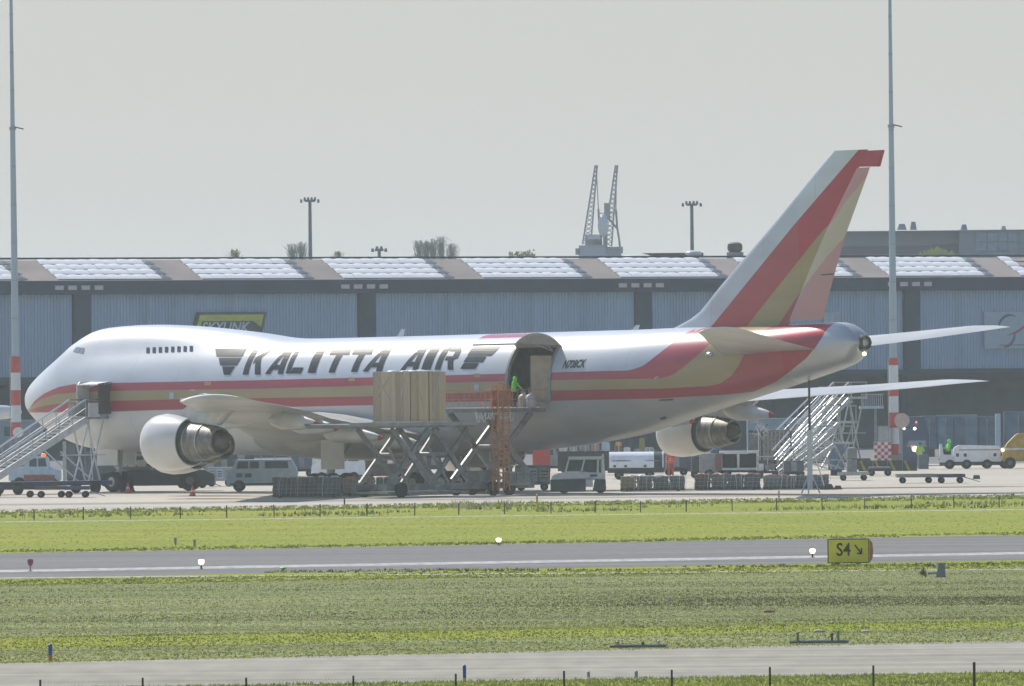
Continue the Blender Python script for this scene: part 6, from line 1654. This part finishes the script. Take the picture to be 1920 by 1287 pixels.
pipe_frame(1143, 1250, 1215, [(15, 11, M['steel']), (62, 9, M['dark']), (92, 11, M['steel'])], 'low pipe frame with short risers on the verge right of centre')
# scraps
for k, (px, py, m_, s_, lb) in enumerate(((1623, 1186, M['white'], .09, 'white scrap lying in the green verge strip right of the pipe frame'), (1536, 1186, m_tr, .12, 'brown clod in the verge above the longer pipe frame'), (1442, 1149, mat('clod_red', (.2, .09, .06), .9), .12, 'reddish brown clod in the rough field left of the sign'))):
    p = G(px, py); o = MB().ball((0, 0, .03), s_, 8, (1.4, 1, .45)).build('ground_scrap', m_, loc=p); tag(o, lb, 'scrap')
# pale scattered stones in the rough field
q = MB(); rr = random.Random(4)
for k in range(260):
    p = G(rr.uniform(0, 1920), rr.uniform(1092, 1160)); q.ball((p.x, p.y, .05), rr.uniform(.008, .02), 5)
tag(q.build('scattered_stones', M['white']), kind='stuff')

# ------------------------------------------------------------------ crowded carts under and beyond the aircraft
def cart(px, base, wpx, h, kind, m_, label):
    p = G(px, base); L_ = wpx * p.y / FPX
    t = thing('apron_cart', label, 'cart', (p.x, p.y + .8, 0), rr.uniform(-.05, .05), 'carts crowded on the apron beyond the aircraft')
    MB().box((0, 0, .42), (L_, 1.5, .16)).build('chassis', M['dark'], t)
    for x_ in (-L_ * .35, L_ * .35):
        for s in (-.65, .65): wheel(t, (x_, s, .22), .22, .16)
    if kind == 0:
        MB().box((0, 0, .5 + h / 2), (L_ * .94, 1.45, h)).build('container', m_, t, bevel=.04)
        for k in range(3): MB().box((-L_ * .3 + k * L_ * .3, -.735, .5 + h / 2), (L_ * .26, .03, h * .8)).build('side_panel', M['grey'] if k % 2 else m_, t)
    elif kind == 1:
        q = MB()
        for x_ in (-L_ * .46, 0, L_ * .46):
            for s in (-.7, .7): q.beam((x_, s, .5), (x_, s, .5 + h), .06)
        q.build('frame', M['steel'], t); MB().box((0, 0, .5 + h), (L_ * .98, 1.5, .06)).build('canopy', m_, t)
        for k in range(5): 
            MB().box((rr.uniform(-.4, .4) * L_, rr.uniform(-.4, .4), .5 + h * .25), (rr.uniform(.3, .7), .5, h * rr.uniform(.3, .6))).build('load', fm[k % len(fm)], t, bevel=.03)
    else:
        MB().prism([(-L_ * .48, .5), (L_ * .48, .5), (L_ * .48, .5 + h * .5), (L_ * .1, .5 + h * .55), (-L_ * .02, .5 + h), (-L_ * .4, .5 + h), (-L_ * .48, .5 + h * .6)], -.7, .7).build('body', m_, t, bevel=.05)
        MB().box((-L_ * .22, -.715, .5 + h * .78), (L_ * .24, .03, h * .3)).build('window', M['car_glass'], t)
mdg = [mat('cart_slate', (.10, .13, .155), .6), mat('cart_dark', (.06, .07, .08), .6), mat('cart_blue', (.13, .19, .26), .5), M['grey'], mat('cart_maroon', (.16, .07, .07), .6), M['offwhite']]
for px, b_, w_, h_, k_, m_, lb in (
    (452, 896, 52, 1.2, 0, 1, 'dark container cart directly behind the pale blue truck'), (515, 895, 56, 1.3, 1, 0, 'open canopied cart right of the pale blue truck'),
    (566, 894, 40, 1.5, 0, 2, 'blue container cart between the pale blue truck and white van'), (640, 892, 50, 1.3, 0, 1, 'dark container cart behind the white van'),
    (700, 890, 56, 1.4, 0, 4, 'maroon container cart behind the left loader scissor'), (760, 890, 50, 1.2, 1, 3, 'open grey cart seen through the loader scissors'),
    (815, 890, 52, 1.5, 0, 1, 'dark container cart seen through the right scissor arms'), (872, 889, 52, 1.4, 0, 0, 'slate container cart left of the orange ladder tower'),
    (935, 888, 54, 1.5, 0, 1, 'dark container cart behind the orange ladder tower'), (1042, 888, 46, 1.2, 2, 3, 'grey tractor behind the bonnet of the white cab tug'),
    (1105, 887, 48, 1.1, 1, 1, 'dark open cart behind the white cab tug'), (1268, 892, 40, 1.0, 0, 0, 'slate container cart left of the white framed vehicle'),
    (1318, 897, 44, .9, 0, 1, 'dark container cart left of the rusty red panel'), (1440, 898, 40, .9, 1, 3, 'open grey cart below the tan mesh cage'),
    (300, 898, 60, 1.0, 0, 1, 'dark container cart behind the pushback tractor'), (372, 896, 60, 1.2, 1, 3, 'open grey cart behind the near engine'),
    (420, 893, 44, 1.3, 0, 0, 'slate container cart behind the near engine exhaust'), (1650, 893, 44, .1, 0, 3, 'empty low grey cart before the striped barriers'),
    (232, 893, 40, 1.2, 0, 1, 'dark container cart left of the nose gear wheel'), (1488, 900, 40, .7, 0, 0, 'low slate container cart at the foot of the mobile stairs')):
    cart(px, b_, w_, h_, k_, mdg[m_], lb)
